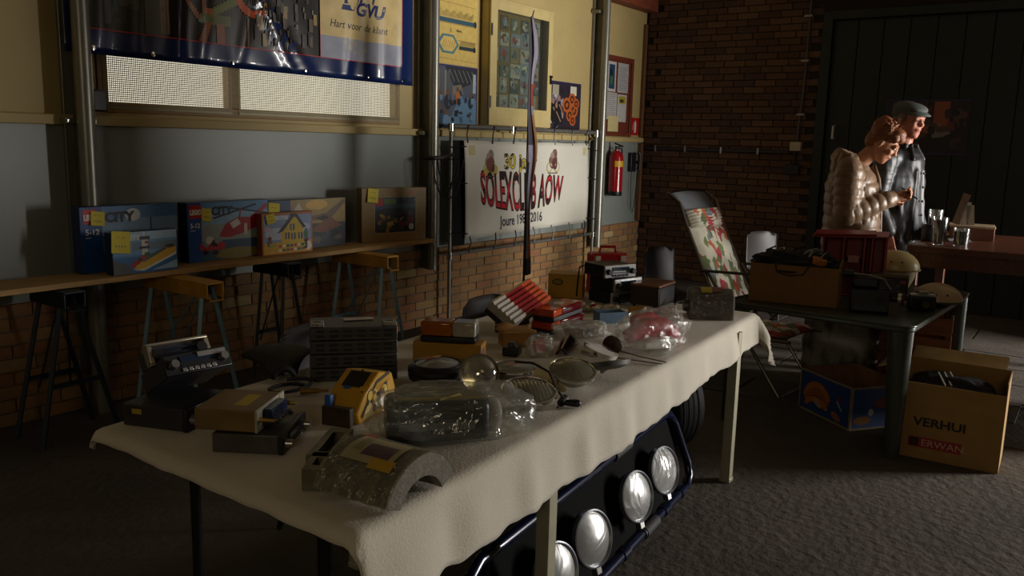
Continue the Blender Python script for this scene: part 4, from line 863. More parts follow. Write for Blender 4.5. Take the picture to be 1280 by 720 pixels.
mb = MB(); mb.tube([(0, -.11, .03), (-.04, .02, .02), (-.06, .1, .03)], .005, 6); mb.tube([(0, -.11, .03), (.04, .02, .02), (.06, .1, .03)], .005, 6); mb.cyl((0, .02, .0), (0, .02, .03), .02, n=10); obj('rails', mb, M_blackm, sd)
# mounting frames (open metal)
def mount(label, loc, rz, w_, d_, h_, m):
    t = thing('mounting_frame', label, 'mounting frame', loc, rz, 'open radio mounting frames'); th = .003
    mb = MB(); mb.span((-w_ / 2, -d_ / 2, 0), (w_ / 2, -d_ / 2 + th, h_)); obj('side_plate', mb, m, t)
    mb = MB(); mb.span((-w_ / 2, d_ / 2 - th, 0), (w_ / 2, d_ / 2, h_)); obj('side_plate', mb, m, t)
    mb = MB(); mb.span((-w_ / 2, -d_ / 2 + th, h_ - th), (-w_ / 2 + .03, d_ / 2 - th, h_)); mb.span((w_ / 2 - .03, -d_ / 2 + th, h_ - th), (w_ / 2, d_ / 2 - th, h_)); mb.span((-w_ / 2 + .03, d_ / 2 - .016, h_ - th), (w_ / 2 - .03, d_ / 2 - th, h_)); mb.span((-w_ / 2 + .03, -d_ / 2 + th, h_ - th), (w_ / 2 - .03, -d_ / 2 + .012, h_)); obj('top_rim', mb, m, t)
    for s in (-1, 1):
        mb = MB(); mb.span((s * w_ / 2 - .0015, -d_ / 2 + th, 0), (s * w_ / 2 + .0015, d_ / 2 - th, h_)); obj('end_plate', mb, m, t)
        for k in range(3): mb = MB(); mb.cyl((s * w_ * .35 - .01, d_ / 2, h_ * (.25 + .25 * k)), (s * w_ * .35 - .01, d_ / 2 + .001, h_ * (.25 + .25 * k)), .004, n=8); obj('rivet', mb, M_black, t)
    return t
mount('open grey steel mounting frame beside the tan radio', (1.405, 1.51, TZ), 30, .2, .06, .05, mat('old_zinc', '6d6852', .5, .4, var=.25, scale=20))
mount('small open mounting frame tucked against the curved brake linings', (1.295, 1.437, TZ), 34, .11, .045, .05, MATS['old_zinc'])
# arched stack of brake linings in film
ar = thing('brake_linings', 'arched stack of brake linings wrapped in clear film with a label', 'brake linings', (1.362, 1.283, TZ + .001), 4)
def arc(r0, r1, half, y0, y1, m, name, zc):
    n = 18; poly = [(r1 * math.sin(-half + 2 * half * k / n), r1 * math.cos(-half + 2 * half * k / n)) for k in range(n + 1)] + [(r0 * math.sin(half - 2 * half * k / n), r0 * math.cos(half - 2 * half * k / n)) for k in range(n + 1)]
    mb = MB(); mb.prism(poly, y0, y1, Matrix.Translation((0, 0, zc)) @ XF(rx=90)); return obj(name, mb, m, ar, bevel=.0015, seg=1, smooth=50)
M_pad = [mat('lining_%d' % i, c, .85, var=.25, scale=60, bump=.4, bscale=150) for i, c in enumerate(('6a6458', '58534a', '75705f', '4c4841'))]
rr = random.Random(4); yb = -.105
HALF = R(68); R1 = .135; zc = -(R1 - .05) * math.cos(HALF)
for k in range(9):
    dy = .0233; arc(R1 - .05 - rr.uniform(0, .003), R1 - rr.uniform(0, .003), HALF - rr.uniform(0, .02), yb + k * dy, yb + k * dy + dy - .0012, M_pad[k % 4], 'lining', zc + .0)
arc(R1 + .001, R1 + .0022, HALF, -.107, .107, film('lining_film', (.80, .78, .66), .12, .3, .10, 30), 'film_wrap', zc)
pp = Print(lambda u, v, k: Vector(((R1 + .003 + k) * math.sin(u / R1), -v, zc + (R1 + .003 + k) * math.cos(u / R1))), .0004)
pp.rect(-.075, -.075, .02, .065, 'a59a78', 8); pp.rect(-.085, .01, -.055, .075, 'b8922a', 4); pp.rect(-.055, -.03, -.01, .05, '5a4456', 6); pp.rect(-.045, -.06, .01, -.035, '8a8264', 6); pp.rect(.02, -.09, .04, -.05, '9a2f2a', 4); pp.done(ar, 'label')
# yellow printed packet
yp = thing('printed_packet', 'crumpled yellow printed carton packet with black patches beside the grey racks', 'packet', tb(440, 525) + Vector((.06, .03, 0)), 16)
M_yp = mat('yellow_print', 'b9891f', .4, var=.35, scale=10, c2='d0a02c', coat=.2)
def pk_(x0, x1, y0, y1, z0, z1, zt): return None
mb = MB(); prof = [(-.10, .0), (.10, .0), (.125, .05), (.10, .105), (.02, .125), (-.06, .085), (-.115, .035)]
mb.prism(prof, -.055, .055, XF(rx=90)); yo = obj('carton', mb, M_yp, yp, bevel=.006)
pp = Print(lambda u, v, k: Vector((u, -.0555 - k, v)), .0008)
pp.poly([(-.08, .01), (-.02, .01), (.02, .06), (-.01, .085), (-.06, .05)], 'd9c27a'); pp.poly([(.02, .02), (.09, .02), (.11, .05), (.08, .09), (.03, .08)], 'c4952a'); pp.line([(-.09, .02), (0, .1), (.08, .11)], .01, '2a2012'); pp.scatter(-.08, .01, .1, .09, ['2a1c10', 'd8b84a', '7a4a1a', 'e0d090', '5a1f14'], 26, .01, .03, 5); pp.done(yp, 'print')
sl = math.atan2(.04, .08)
pp = Print(lambda u, v, k: Vector((-.06 + u * .08 - k * .4, -.055 + v * .11, .0855 + u * .04 + k)), .0012)
pp.rect(.15, .2, .9, .8, '1c1a1a'); pp.line([(-.05, .1), (1, .5)], .06, '1a1612'); pp.poly([(0, .0), (.3, .0), (.2, .25), (0, .2)], 'cfa42e'); pp.ell(.1, .6, .08, .12, '2a5a9a'); pp.done(yp, 'print')
mb = MB(); mb.span((-.135, -.045, .0), (-.112, .045, .055)); obj('end_flap', mb, mat('brown_print', '3a2a16', .5, var=.4, scale=30), yp, bevel=.003)
mb = MB(); mb.box((-.118, .03, .065), (.02, .02, .04)); obj('blue_tab', mb, flat('2d5aa0', .4), yp, bevel=.003)
# grey slotted racks
gs = thing('cassette_racks', 'stack of dark grey slotted plastic racks with a price slip on top', 'plastic rack', tb(452, 474) + Vector((.03, .07, 0)), -42)
M_rack = mat('rack_grey', '3c383a', .5, var=.12, scale=30)
SW, SD = .285, .17
for k in range(4):
    z = k * .046; mb = MB(); mb.span((-SW / 2, -SD / 2, z), (SW / 2, SD / 2, z + .043)); rk = obj('rack', mb, M_rack, gs, bevel=.003)
    for i in range(6):
        mb = MB(); mb.span((-SW / 2 + .02 + i * .044, -SD / 2 - .0015, z + .010), (-SW / 2 + .048 + i * .044, -SD / 2 + .001, z + .018)); obj('slot', mb, M_black, rk)
        mb = MB(); mb.span((-SW / 2 + .02 + i * .044, -SD / 2 - .0015, z + .026), (-SW / 2 + .048 + i * .044, -SD / 2 + .001, z + .034)); obj('slot', mb, M_black, rk)
for sx in (-1, 1):
    mb = MB(); mb.span((sx * .118 - .022, -SD / 2 - .001, .184), (sx * .118 + .022, -SD / 2 + .06, .194)); cl_ = obj('corner_clip', mb, mat('patterned_clip', '8c897e', .5, var=.5, scale=160), gs, bevel=.002)
    mb = MB(); mb.span((sx * .118 - .012, -SD / 2 + .03, .194), (sx * .118 + .012, -SD / 2 + .045, .1955)); obj('slot', mb, M_black, cl_)
mb = MB(); mb.box((.02, .03, .1855), (.10, .035, .001), (0, 0, R(8))); ps = obj('price_slip', mb, flat('c9bfae', .7), gs)
pp = Print(lambda u, v, k: Vector((.02 + u, .03 + v, .1861 + k)), .0004); pp.line([(-.03, 0), (-.01, .008), (.0, -.006), (.02, .006)], .003, 'a03a34'); pp.done(gs, 'handwriting')
# clear bag with lamp unit
bg = thing('bagged_lamp', 'clear plastic bag around a dark lamp unit with a pale end', 'bagged part', tb(562, 552) + Vector((.03, .03, 0)), -42)
mb = MB(); mb.span((-.17, -.065, .004), (.105, .07, .115)); obj('lamp_housing', mb, mat('slate_plastic', '2b3036', .35, var=.1), bg, bevel=.022, seg=4)
mb = MB(); mb.span((-.14, -.0665, .04), (.06, -.0645, .062)); obj('moulding', mb, mat('pale_grey_strip', '6f7276', .4), bg, bevel=.001)
mb = MB(); mb.tube([(-.13, -.03, .119), (-.02, -.035, .12), (.10, -.04, .119)], .003, 5); mb.tube([(-.03, -.05, .119), (.03, -.01, .121)], .0025, 5); obj('yellow_straw', mb, mat('straw', 'c2ae4a', .5), bg)
mb = MB(); mb.lathe([(.0, .10), (.035, .10), (.048, .105), (.05, .125), (.04, .14), (.0, .145)], 20, XF((0, 0, .06), ry=90)); obj('lamp_end', mb, mat('pale_reflector', 'c2c0ba', .2, .3), bg)
def blob(c, rx, ry, rz, amp, sc, seed, n=72, h=44, zmin=.002, lump=None, cr_=1.0):
    mb = MB(); mb.sph((0, 0, 0), 1, n, h)
    for v in mb.v:
        d_ = v.normalized(); k = 1 + amp * noise.noise(d_ * sc + Vector((seed, 0, 0))) + amp * .9 * (.35 - abs(noise.noise(d_ * sc * 1.3 + Vector((0, seed, 0))))) * cr_ + amp * .4 * (.3 - abs(noise.noise(d_ * sc * 3.1 + Vector((seed, seed, 0))))) * cr_
        q = Vector((math.copysign(abs(d_.x) ** .75, d_.x) * rx, math.copysign(abs(d_.y) ** .75, d_.y) * ry, math.copysign(abs(d_.z) ** .8, d_.z) * rz)) * k + Vector(c)
        if lump: q = lump(q)
        q.z = max(q.z, zmin); v.x, v.y, v.z = q
    return mb
obj('plastic_bag', blob((.01, 0, .068), .215, .108, .074, .17, 2.2, 3), film('clear_bag', (.93, .94, .92), .16, .16, .09, 14), bg, smooth=180)
# rally/headlamps ------------------------------------------------
def headlamp(label, px, R_, dep, tilt=0, rz=0, ring=None, ribs=0, tint=None, z=TZ, name='headlamp', grp='loose headlamps on the cloth', dz=0):
    l = tb(*px, z); t = thing(name, label, 'headlamp', (l.x, l.y, z + dz), rz, grp, rx=tilt)
    mb = MB(); mb.lathe([(.0, 0), (R_ * .35, .0), (R_ * .7, dep * .35), (R_ * .93, dep * .72), (R_, dep * .8), (R_, dep * .86)], 36); obj('bowl', mb, ring or M_steel, t)
    mb = MB(); mb.lathe([(R_ * .05, dep * .2), (R_ * .5, dep * .45), (R_ * .9, dep * .8)], 36); obj('reflector', mb, mat('gold_reflector', 'e0cf90', .3, .85, var=.05) if tint is None else tint, t, fixn=False)
    mb = MB(); mb.lathe([(R_ * .9, dep * .82), (R_ * .96, dep * .93), (R_ * 1.03, dep * .9), (R_ * 1.03, dep * .78), (R_ * .97, dep * .76)], 36); obj('rim', mb, ring or M_chrome, t)
    lens = MB(); h = dep * .2
    lens.lathe([(R_ * .92, dep * .86), (R_ * .75, dep * .86 + h * .42), (R_ * .5, dep * .86 + h * .75), (R_ * .25, dep * .86 + h * .94), (.0001, dep * .86 + h)], 36); lo = obj('lens', lens, film('lens_glass', (.88, .86, .76), .22, .08, .42, 3), t)
    for k in range(ribs):
        x = (-.8 + 1.6 * k / (ribs - 1)) * R_ * .9; ln = (max(0, (R_ * .88) ** 2 - x * x)) ** .5
        zz = lambda y: dep * .86 + h * max(0, 1 - (x * x + y * y) / (R_ * .92) ** 2) + .001
        mb = MB(); mb.tube([(x, ln * q / 4, zz(ln * q / 4)) for q in range(-4, 5)], .0028, 5); obj('rib', mb, film('rib_glass', (.85, .83, .7), .3, .1, .15, 3), lo)
    mb = MB(); mb.sph((0, 0, dep * .5), (R_ * .12, R_ * .12, dep * .2), 10, 8); obj('bulb', mb, mat('bulb_glass', 'c9b98a', .1, .2), t)
    return t
hl = headlamp('round headlamp in a thick black rubber ring beside the yellow carton', (547, 478), .082, .075, 0, 0, M_black)
mb = MB(); mb.lathe([(.080, .02), (.095, .018), (.098, .03), (.093, .036), (.099, .042), (.099, .054), (.09, .064), (.082, .066)], 40); obj('rubber_ring', mb, M_black, hl)
pp = Print(lambda u, v, k: Vector((u, v, .081 + k)), .0008); pp.ell(-.01, .03, .03, .012, 'a04428'); pp.ell(.02, .02, .02, .01, 'b89a3a'); pp.done(hl, 'painted_reflection')  # reflections in the glass painted as coloured ellipses
# chrome bulb-like lamp facing the viewer
c_ = tb(600, 494); cg = thing('glass_lamp', 'clear round glass lamp with bright rim facing out beside the bagged lamp', 'headlamp', (c_.x + .02, c_.y + .02, TZ), -52, 'loose headlamps on the cloth')
T_ = XF((0, 0, .062), rx=68)
mb = MB(); mb.lathe([(0, -.05), (.03, -.045), (.052, -.02), (.06, 0)], 32, T_); obj('bowl', mb, mat('old_brass_reflector', 'a89a6a', .15, 1), cg)
mb = MB(); mb.lathe([(.058, -.004), (.064, .002), (.064, .01), (.058, .012)], 32, T_); obj('rim', mb, M_chrome, cg)
mb = MB(); mb.lathe([(.058, .006), (.048, .024), (.03, .034), (.012, .039), (.0001, .04)], 32, T_); obj('lens', mb, film('bulb_dome', (.9, .86, .7), .3, .04, .12, 2), cg)
mb = MB(); mb.box((0, 0, 0), (.03, .014, .016), M=T_ @ XF((0, -.012, .0))); obj('bulb_holder', mb, M_black, cg)
mb = MB(); mb.span((-.03, .02, 0), (.03, .06, .012)); obj('foot', mb, M_dgrey, cg)
hl = headlamp('flat oval-looking headlamp with red tinted glass behind the clear glass lamp', (641, 476), .083, .055, 0, 10); 
pp = Print(lambda u, v, k: Vector((u, v, .0585 + k)), .0008); pp.ell(.0, .01, .03, .014, '9a6a5a'); pp.done(hl, 'painted_reflection')  # painted reflection on the lens, a flat ellipse
headlamp('ribbed gold headlamp with the paper price tag against it', (660, 510), .084, .06, 12, -45, None, 11, dz=.007)
headlamp('ribbed headlamp with pale fluted glass next to the wing mirrors', (714, 484), .078, .06, 16, -40, None, 13, dz=.012)
# price tag on cord
tg = thing('price_tag', 'torn cream paper price tag with red handwriting between the headlamps', 'price tag', tb(688, 490) + Vector((0, 0, 0)), -50)
mb = MB(); poly = [(-.045, .0), (.05, -.005), (.055, .04), (.0, .055), (-.035, .09), (-.06, .05)]
T_ = XF((0, .0, .004), rx=62); mb.prism(poly, 0, .0012, T_); obj('paper', mb, flat('c9b88c', .8), tg)
pp = Print(lambda u, v, k: T_ @ Vector((u, v, .0013 + k)), .0006)
for u in (-.03, -.012, .006): pp.line([(u, .02), (u + .006, .034), (u + .01, .02)], .003, '7a2a26')
for u in (.02, .034): pp.line([(u, .03), (u + .008, .036), (u + .004, .022)], .003, '7a2a26')
pp.done(tg, 'handwriting')
cd_ = thing('bulb_socket', 'short black cord ending in a black bulb socket at the cloth edge', 'bulb socket', tb(705, 507))
mb = MB(); mb.tube([(.02, .2, .1), (.03, .14, .105), (.02, .07, .09), (.0, .03, .05), (0, 0, .02)], .004, 6); obj('cord', mb, M_rubber, cd_)
mb = MB(); mb.cyl((-.02, 0, .012), (.02, .01, .016), .012, .014, 10); mb.cyl((.0, 0, .01), (.01, -.035, .012), .009, .012, 10); mb.sph((.012, -.04, .012), .012, 10, 6); mb.cyl((-.02, 0, .01), (-.045, -.005, .006), .004, n=6); obj('socket', mb, M_black, cd_)
# wing mirrors
def mirror(label, px, rz, rx, m):
    l = tb(*px); t = thing('wing_mirror', label, 'mirror', (l.x, l.y, TZ + .032), rz, 'wing mirrors on the cloth', rx=rx)
    mb = MB(); mb.lathe([(.0001, .0), (.035, .003), (.06, .014), (.064, .03)], 28); [setattr(v, 'x', v.x * 1.5) for v in mb.v]; obj('housing', mb, m, t)
    mb = MB(); mb.lathe([(.0001, .028), (.06, .028)], 28); [setattr(v, 'x', v.x * 1.5) for v in mb.v]; obj('mirror_glass', mb, mat('mirror_face', '9a9a94', .05, 1), t)
    mb = MB(); mb.tube([(0, -.0, .004), (0, .03, -.004), (.02, .06, -.006)], .007, 8); obj('stem', mb, M_steel, t); return t
mirror('oval grey wing mirror leaning against the ribbed headlamp', (757, 474), -30, -16, M_mgrey)
mirror('white and black wing mirror at the cloth edge near the pink bag', (748, 456), 40, 16, mat('white_black_shell', 'c9c4ba', .3, var=.1, c2='161214', thr=(.52, .56), scale=9))
dk = thing('reflector_disc', 'round dark brown reflector disc lying behind the wing mirrors', 'reflector', tb(764, 444) + Vector((0, 0, .0)), -40)
T_ = XF((0, 0, .038), rx=60); mb = MB(); mb.lathe([(.0001, 0), (.034, 0), (.038, .004), (.038, .010), (.03, .013), (.0001, .014)], 24, T_); obj('disc', mb, mat('brown_glass', '33231a', .15, var=.2), dk)
mb = MB(); mb.span((-.01, .01, 0), (.01, .045, .008)); mb.span((-.01, .012, .004), (.01, .02, .03)); obj('bracket', mb, M_steel, dk)
mb = MB(); mb.tube([(.02, .0, .02), (.1, -.06, .004), (.16, -.15, .004), (.13, -.17, .004), (.05, -.1, .004), (-.02, -.04, .004)], .0022, 5); obj('wire', mb, mat('thin_wire', '5a4a3a', .4, .5), dk)
# indicator lamp on the yellow carton
yb_ = thing('yellow_carton', 'yellow carton under the amber and clear indicator lamp', 'carton', tb(566, 458) + Vector((.03, .04, 0)), -64)
M_yc = mat('yellow_card', 'a67818', .6, var=.12, scale=10)
mb = MB(); mb.span((-.125, -.045, 0), (.125, .045, .082)); obj('carton_body', mb, M_yc, yb_, bevel=.003)
pp = Print(lambda u, v, k: Vector((.125 + k, u, v)), .0007); pp.text('5', .005, .03, .04, 'b04a6a'); pp.ell(-.02, .05, .012, .018, '4a5a8a'); pp.done(yb_, 'print')
il = thing('indicator_lamp', 'amber and clear indicator lamp lying on the yellow carton', 'indicator lamp', yb_.location + Vector((0, 0, .0835)), -62)
mb = MB(); mb.span((-.10, -.042, 0), (.10, .042, .022)); obj('base', mb, M_black, il, bevel=.005)
M_amb = mat('amber_lens', 'b8620f', .12, var=.3, scale=8, trans=.35); M_clr = mat('clear_ribbed_lens', 'b0aa9a', .12, var=.2, scale=10, trans=.3); M_rl = mat('red_lens', '8e0a10', .12, var=.25, scale=9, trans=.25); M_or = mat('orange_lens', 'c2440c', .15, var=.2, trans=.3)
mb = MB(); mb.span((-.10, -.04, .022), (.015, .04, .075)); obj('amber_lens', mb, M_amb, il, bevel=.009, seg=3)
mb = MB(); mb.span((.015, -.04, .022), (.10, .04, .075)); obj('clear_lens', mb, M_clr, il, bevel=.009, seg=3)
mb = MB(); mb.span((.1, -.02, .03), (.103, .02, .065)); obj('lens_badge', mb, M_steel, il)
# tricolour tail lamp, tilted
tl = thing('tail_lamp', 'ribbed white, red and orange tail lamp propped up at the back of the cloth', 'tail lamp', (2.93, 2.0, TZ + .004), 4, 'tail lamps on the cloth', rx=0)
T_ = XF((0, 0, .105), ry=-11) @ XF(rx=36)
mb = MB(); mb.M = T_; mb.span((-.155, -.07, -.03), (.155, .07, .0)); obj('base', mb, M_black, tl, bevel=.005)
for nm, x0, x1, m_ in (('white_lens', -.155, -.06, mat('white_lens', 'b5aca0', .15, trans=.3)), ('red_lens', -.06, .075, M_rl), ('orange_lens', .075, .155, M_or)):
    mb = MB(); mb.M = T_; prof = []
    for k in range(13): prof.append((-.068 + .136 * k / 12, .035 + (.008 if k % 2 else 0)))
    mb.prism([(-.068, 0)] + prof + [(.068, 0)], x0, x1, Matrix(((0, 0, 1, 0), (1, 0, 0, 0), (0, 1, 0, 0), (0, 0, 0, 1)))); obj(nm, mb, m_, tl, smooth=20)
mb = MB(); mb.M = None; mb.span((-.1, .01, 0), (.12, .05, .06)); obj('support_boss', mb, M_dgrey, tl)
# pair of dark red tail lamps stacked
def redlamp(label, loc, rz, dz):
    t = thing('tail_lamp', label, 'tail lamp', Vector(loc) + Vector((0, 0, dz)), rz, 'tail lamps on the cloth')
    mb = MB(); mb.span((-.145, -.05, 0), (.145, .05, .02)); obj('base', mb, M_black, t, bevel=.003)
    mb = MB(); mb.span((-.145, -.048, .02), (-.06, .048, .052)); obj('orange_lens', mb, M_or, t, bevel=.006)
    mb = MB(); mb.span((-.06, -.048, .02), (.145, .048, .052)); obj('red_lens', mb, mat('dark_red_lens', '5a0a12', .1, var=.2, trans=.15), t, bevel=.006)
    mb = MB(); mb.span((-.06, -.0505, .036), (.145, -.0485, .041)); obj('chrome_trim', mb, M_chrome, t)
    return t
l0 = tb(700, 413) + Vector((.03, .03, 0))
redlamp('dark red and orange tail lamp lying under its twin', l0, 2, 0); t = redlamp('dark red tail lamp with a paper label lying on its twin', l0, 6, .055)
mb = MB(); mb.box((.02, .01, .0526), (.06, .035, .0008), (0, 0, R(12))); obj('label', mb, flat('c4bcae', .7), t)
rb_ = thing('red_bulb', 'small red bulb beside the stacked tail lamps', 'bulb', tb(742, 388) + Vector((0, 0, 0)))
mb = MB(); mb.sph((0, 0, .018), .016, 12, 8); obj('bulb_glass', mb, M_rl, rb_); mb = MB(); mb.cyl((.0, 0, .0), (0, 0, .006), .012, n=10); obj('cap', mb, M_steel, rb_)
# small carton, bag with red lens, dark lens, grey bag
cb2 = thing('small_carton', 'torn brown carton between the indicator lamp and tail lamps', 'carton', tb(644, 436) + Vector((.05, .04, 0)), -38)
mb = MB(); mb.span((-.055, -.04, 0), (.055, .04, .07)); obj('carton_body', mb, M_card, cb2, bevel=.002)
mb = MB(); mb.grid(lambda a, b_: (-.07 + .14 * a + .01 * math.sin(9 * b_), -.06 + .11 * b_, .073 + .008 * math.sin(6 * a) * b_ - .012 * (1 - b_)), 10, 6); obj('torn_flap', mb, M_card, cb2, solid=.002)
mb = MB(); mb.span((-.0565, -.03, .02), (-.055, .02, .05)); obj('stamp', mb, flat('7a5a2a', .7), cb2)
sg_ = thing('bagged_lens', 'small clear bag holding a red and white lens leaning before the torn carton', 'bagged part', tb(676, 448) + Vector((.02, .02, 0)), -30)
obj('plastic_bag', blob((0, 0, .04), .052, .03, .045, .3, 2.5, 11), film('small_bag', (.92, .92, .9), .18, .15, .08, 30), sg_, smooth=180)
mb = MB(); mb.box((.0, .0, .04), (.05, .012, .05), (R(-20), 0, R(10))); obj('red_piece', mb, mat('pink_red_plastic', 'b0584c', .4), sg_, bevel=.004)
mb = MB(); mb.box((-.03, .0, .03), (.02, .012, .045), (R(-20), 0, R(10))); obj('white_piece', mb, M_white, sg_, bevel=.004)
bk = thing('lamp_socket', 'black plastic lamp socket lying behind the red tinted headlamp', 'lamp socket', tb(632, 446) + Vector((.04, .0, 0)), 20)
mb = MB(); mb.span((-.035, -.03, 0), (.035, .03, .035)); obj('body', mb, M_black, bk, bevel=.006); mb = MB(); mb.cyl((.0, 0, .035), (0, 0, .05), .018, .012, 12); obj('collar', mb, M_dgrey, bk)
dl = thing('side_lens', 'long black and dark red side lens pointing at the fluted headlamp', 'lens', tb(706, 443) + Vector((.03, .02, 0)), -68)
mb = MB(); mb.grid(lambda a, b_: ((a - .5) * .075 * (1 - .45 * b_), -.08 + .19 * (1 - b_), .008 + .038 * math.sin(PI * a) * (1 - .5 * b_)), 12, 12); obj('dark_lens', mb, mat('blackred_lens', '1a0808', .1, var=.3), dl, solid=.006, smooth=180)
mb = MB(); mb.tube([(-.03, .10, .012), (-.015, .0, .012), (-.014, -.075, .012)], .004, 6); obj('orange_edge', mb, M_or, dl)
gb = thing('plastic_bag', 'grey dusty plastic bag of small parts before the stacked tail lamps', 'bagged part', tb(726, 424) + Vector((.04, .02, 0)), -35)
obj('bag_film', blob((0, 0, .03), .11, .06, .034, .22, 2.2, 21), film('dusty_bag', (.78, .76, .7), .12, .3, .4, 20), gb, smooth=180)
for k in range(4): mb = MB(); mb.box((-.06 + k * .035, .01 * (k % 2), .022), (.026, .05, .024), (0, 0, k)); obj('part', mb, [M_mgrey, M_card, M_dgrey, M_steel][k], gb, bevel=.003)
# back right: yellow carton, silver radios, red case, brown radio, tray, bulbs
yc = thing('yellow_carton', 'yellow carton with dark round emblem beside the silver radios', 'carton', tb(714, 374) + Vector((.05, .06, 0)), -66)
mb = MB(); mb.span((-.09, -.06, 0), (.09, .07, .125)); obj('carton_body', mb, mat('bright_yellow_card', 'b8860e', .55, var=.08), yc, bevel=.004)
pp = Print(lambda u, v, k: Vector((u, -.06 - k, v)), .0007); pp.ell(-.04, .085, .03, .018, '4a3a14'); pp.ell(-.04, .085, .022, .011, '8a6a1a'); pp.done(yc, 'emblem')
pp = Print(lambda u, v, k: Vector((.09 + k, u, v)), .0007); pp.ell(-.0, .08, .02, .02, '5a4a14'); pp.done(yc, 'emblem')
mb = MB(); mb.span((-.092, -.062, .121), (.092, .072, .127)); obj('lid', mb, MATS['bright_yellow_card'], yc, bevel=.002)
bz = tb(779, 381)
for k, (lb, dx, an) in enumerate((('silver fronted car radio at the bottom of the stack of three', .01, -20), ('silver fronted car radio in the middle of the stack of three', .015, -16), ('silver fronted car radio on top of the stack of three', -.015, -24))):
    t = thing('car_radio', lb, 'car radio', (bz.x + .02 + dx, bz.y + .02 - dx, TZ + k * .068), an, 'silver fronted car radios'); radio(t, .185, .17, .062, M_black, M_silver, 1)
    if k == 2: mb = MB(); mb.tube([(-.05, .17, .05), (-.1, .2, .03), (-.13, .17, -.04), (-.12, .19, -.12)], .004, 6); obj('wire', mb, M_rubber, t)
fa = thing('first_aid_case', 'red first-aid case with white cross behind the silver radios', 'case', (4.0, 2.16, TZ), -42)
M_rc = mat('red_case', 'b81a14', .35, var=.08)
mb = MB(); mb.span((-.10, -.05, 0), (.10, .05, .225)); obj('shell', mb, M_rc, fa, bevel=.014, seg=3)
mb = MB(); mb.tube([(-.045, 0, .222), (-.04, 0, .255), (.04, 0, .255), (.045, 0, .222)], .008, 8); obj('handle', mb, M_rc, fa)
for x in (-.07, .07): mb = MB(); mb.span((x - .014, -.056, .175), (x + .014, -.048, .212)); obj('latch', mb, M_white, fa, bevel=.002)
pp = Print(lambda u, v, k: Vector((u, -.0505 - k, v)), .0008); pp.rect(.035, .06, .085, .12, '22201e'); pp.rect(.055, .068, .065, .112, 'e8e4dc'); pp.rect(.042, .084, .078, .096, 'e8e4dc'); pp.rect(-.02, .135, .03, .17, 'ddd6cc'); pp.ell(.06, .155, .02, .024, 'e4e0d8'); pp.done(fa, 'label')
br_ = thing('wooden_radio', 'old brown wood-topped radio with chrome edging beyond the tray', 'radio', tb(812, 384) + Vector((.08, .02, 0)), 4)
mb = MB(); mb.span((-.11, -.07, .012), (.11, .08, .105)); obj('case', mb, mat('dark_brown_case', '2f2216', .45, var=.2), br_, bevel=.003)
mb = MB(); mb.span((-.112, -.072, .105), (.112, .082, .115)); tp = obj('wooden_top', mb, mat('red_wood_top', '7a4a2e', .5, var=.25, scale=14), br_, bevel=.002)
pp = Print(lambda u, v, k: Vector((u, v, .115 + k)), .0006)
for i in range(3):
    for j in range(2): pp.rect(-.08 + i * .06, -.04 + j * .055, -.045 + i * .06, -.005 + j * .055, '3a1c14'); pp.line([(-.08 + i * .06, -.02 + j * .055), (-.045 + i * .06, -.03 + j * .055)], .006, '7a4a2e')
pp.done(br_, 'burnt_pattern')
mb = MB(); mb.tube([(-.108, -.0745, .014), (.108, -.0745, .014), (.108, -.0745, .103), (-.108, -.0745, .103)], .003, 6, closed=True); obj('chrome_edging', mb, M_chrome, br_)
mb = MB(); mb.span((-.1, -.073, .025), (.1, -.07, .092)); obj('front_grille', mb, M_dgrey, br_)
for x in (-.09, .09):
    for y in (-.05, .06): mb = MB(); mb.cyl((x, y, 0), (x, y, .012), .012, n=8); obj('foot', mb, M_black, br_)
tr_ = thing('blue_tray', 'small open blue box lying behind the bag with red parts', 'box', tb(764, 405) + Vector((.04, .03, 0)), -38)
M_bt = mat('blue_grey_card', '5c7690', .6, var=.1)
mb = MB(); mb.span((-.065, -.04, 0), (.065, .04, .004)); obj('bottom', mb, M_bt, tr_)
for a, b_ in (((-.065, -.04, .004), (.065, -.036, .05)), ((-.065, .036, .004), (.065, .04, .05)), ((-.065, -.036, .004), (-.061, .036, .05)), ((.061, -.036, .004), (.065, .036, .05))): mb = MB(); mb.span(a, b_); obj('side', mb, M_bt, tr_)
by = thing('yellow_bulb_pack', 'small yellow and red pack lying behind the blue box', 'packet', tb(800, 392) + Vector((.0, .0, 0)), -40)
mb = MB(); mb.span((-.055, -.022, 0), (.045, .022, .035)); obj('sleeve', mb, mat('mustard_card', 'b98a1c', .5), by, bevel=.006); mb = MB(); mb.span((.046, -.02, .002), (.10, .02, .03)); obj('red_end', mb, M_rl, by, bevel=.006)
pa = thing('crumpled_paper', 'crumpled beige wrapping paper between the radios and the blue box', 'paper', tb(756, 392) + Vector((.06, .06, 0)), -30)
mb = MB(); mb.grid(lambda a, b_: ((a - .5) * .2, (b_ - .5) * .11, .006 + .045 * abs(noise.noise((a * 4, b_ * 4, 3)))), 18, 12); obj('sheet', mb, mat('beige_paper', 'b0a184', .8, var=.1), pa, solid=.001)
pb = thing('bagged_red_parts', 'clear plastic bag bulging with pinkish red parts at the cloth edge', 'bagged part', tb(818, 440) + Vector((.06, .04, 0)), 8)
M_pk = mat('pink_red_part', 'b03a44', .35, var=.25, scale=9)
mb = MB(); mb.tube([(-.12, .06, .06), (-.05, .03, .085), (.04, -.03, .075), (.08, -.07, .04)], [.03, .04, .045, .03], 12); obj('curved_part', mb, M_pk, pb)
mb = MB(); mb.tube([(-.02, .07, .10), (.05, .03, .10), (.1, -.02, .07)], [.03, .035, .025], 12); obj('curved_part', mb, M_pk, pb)
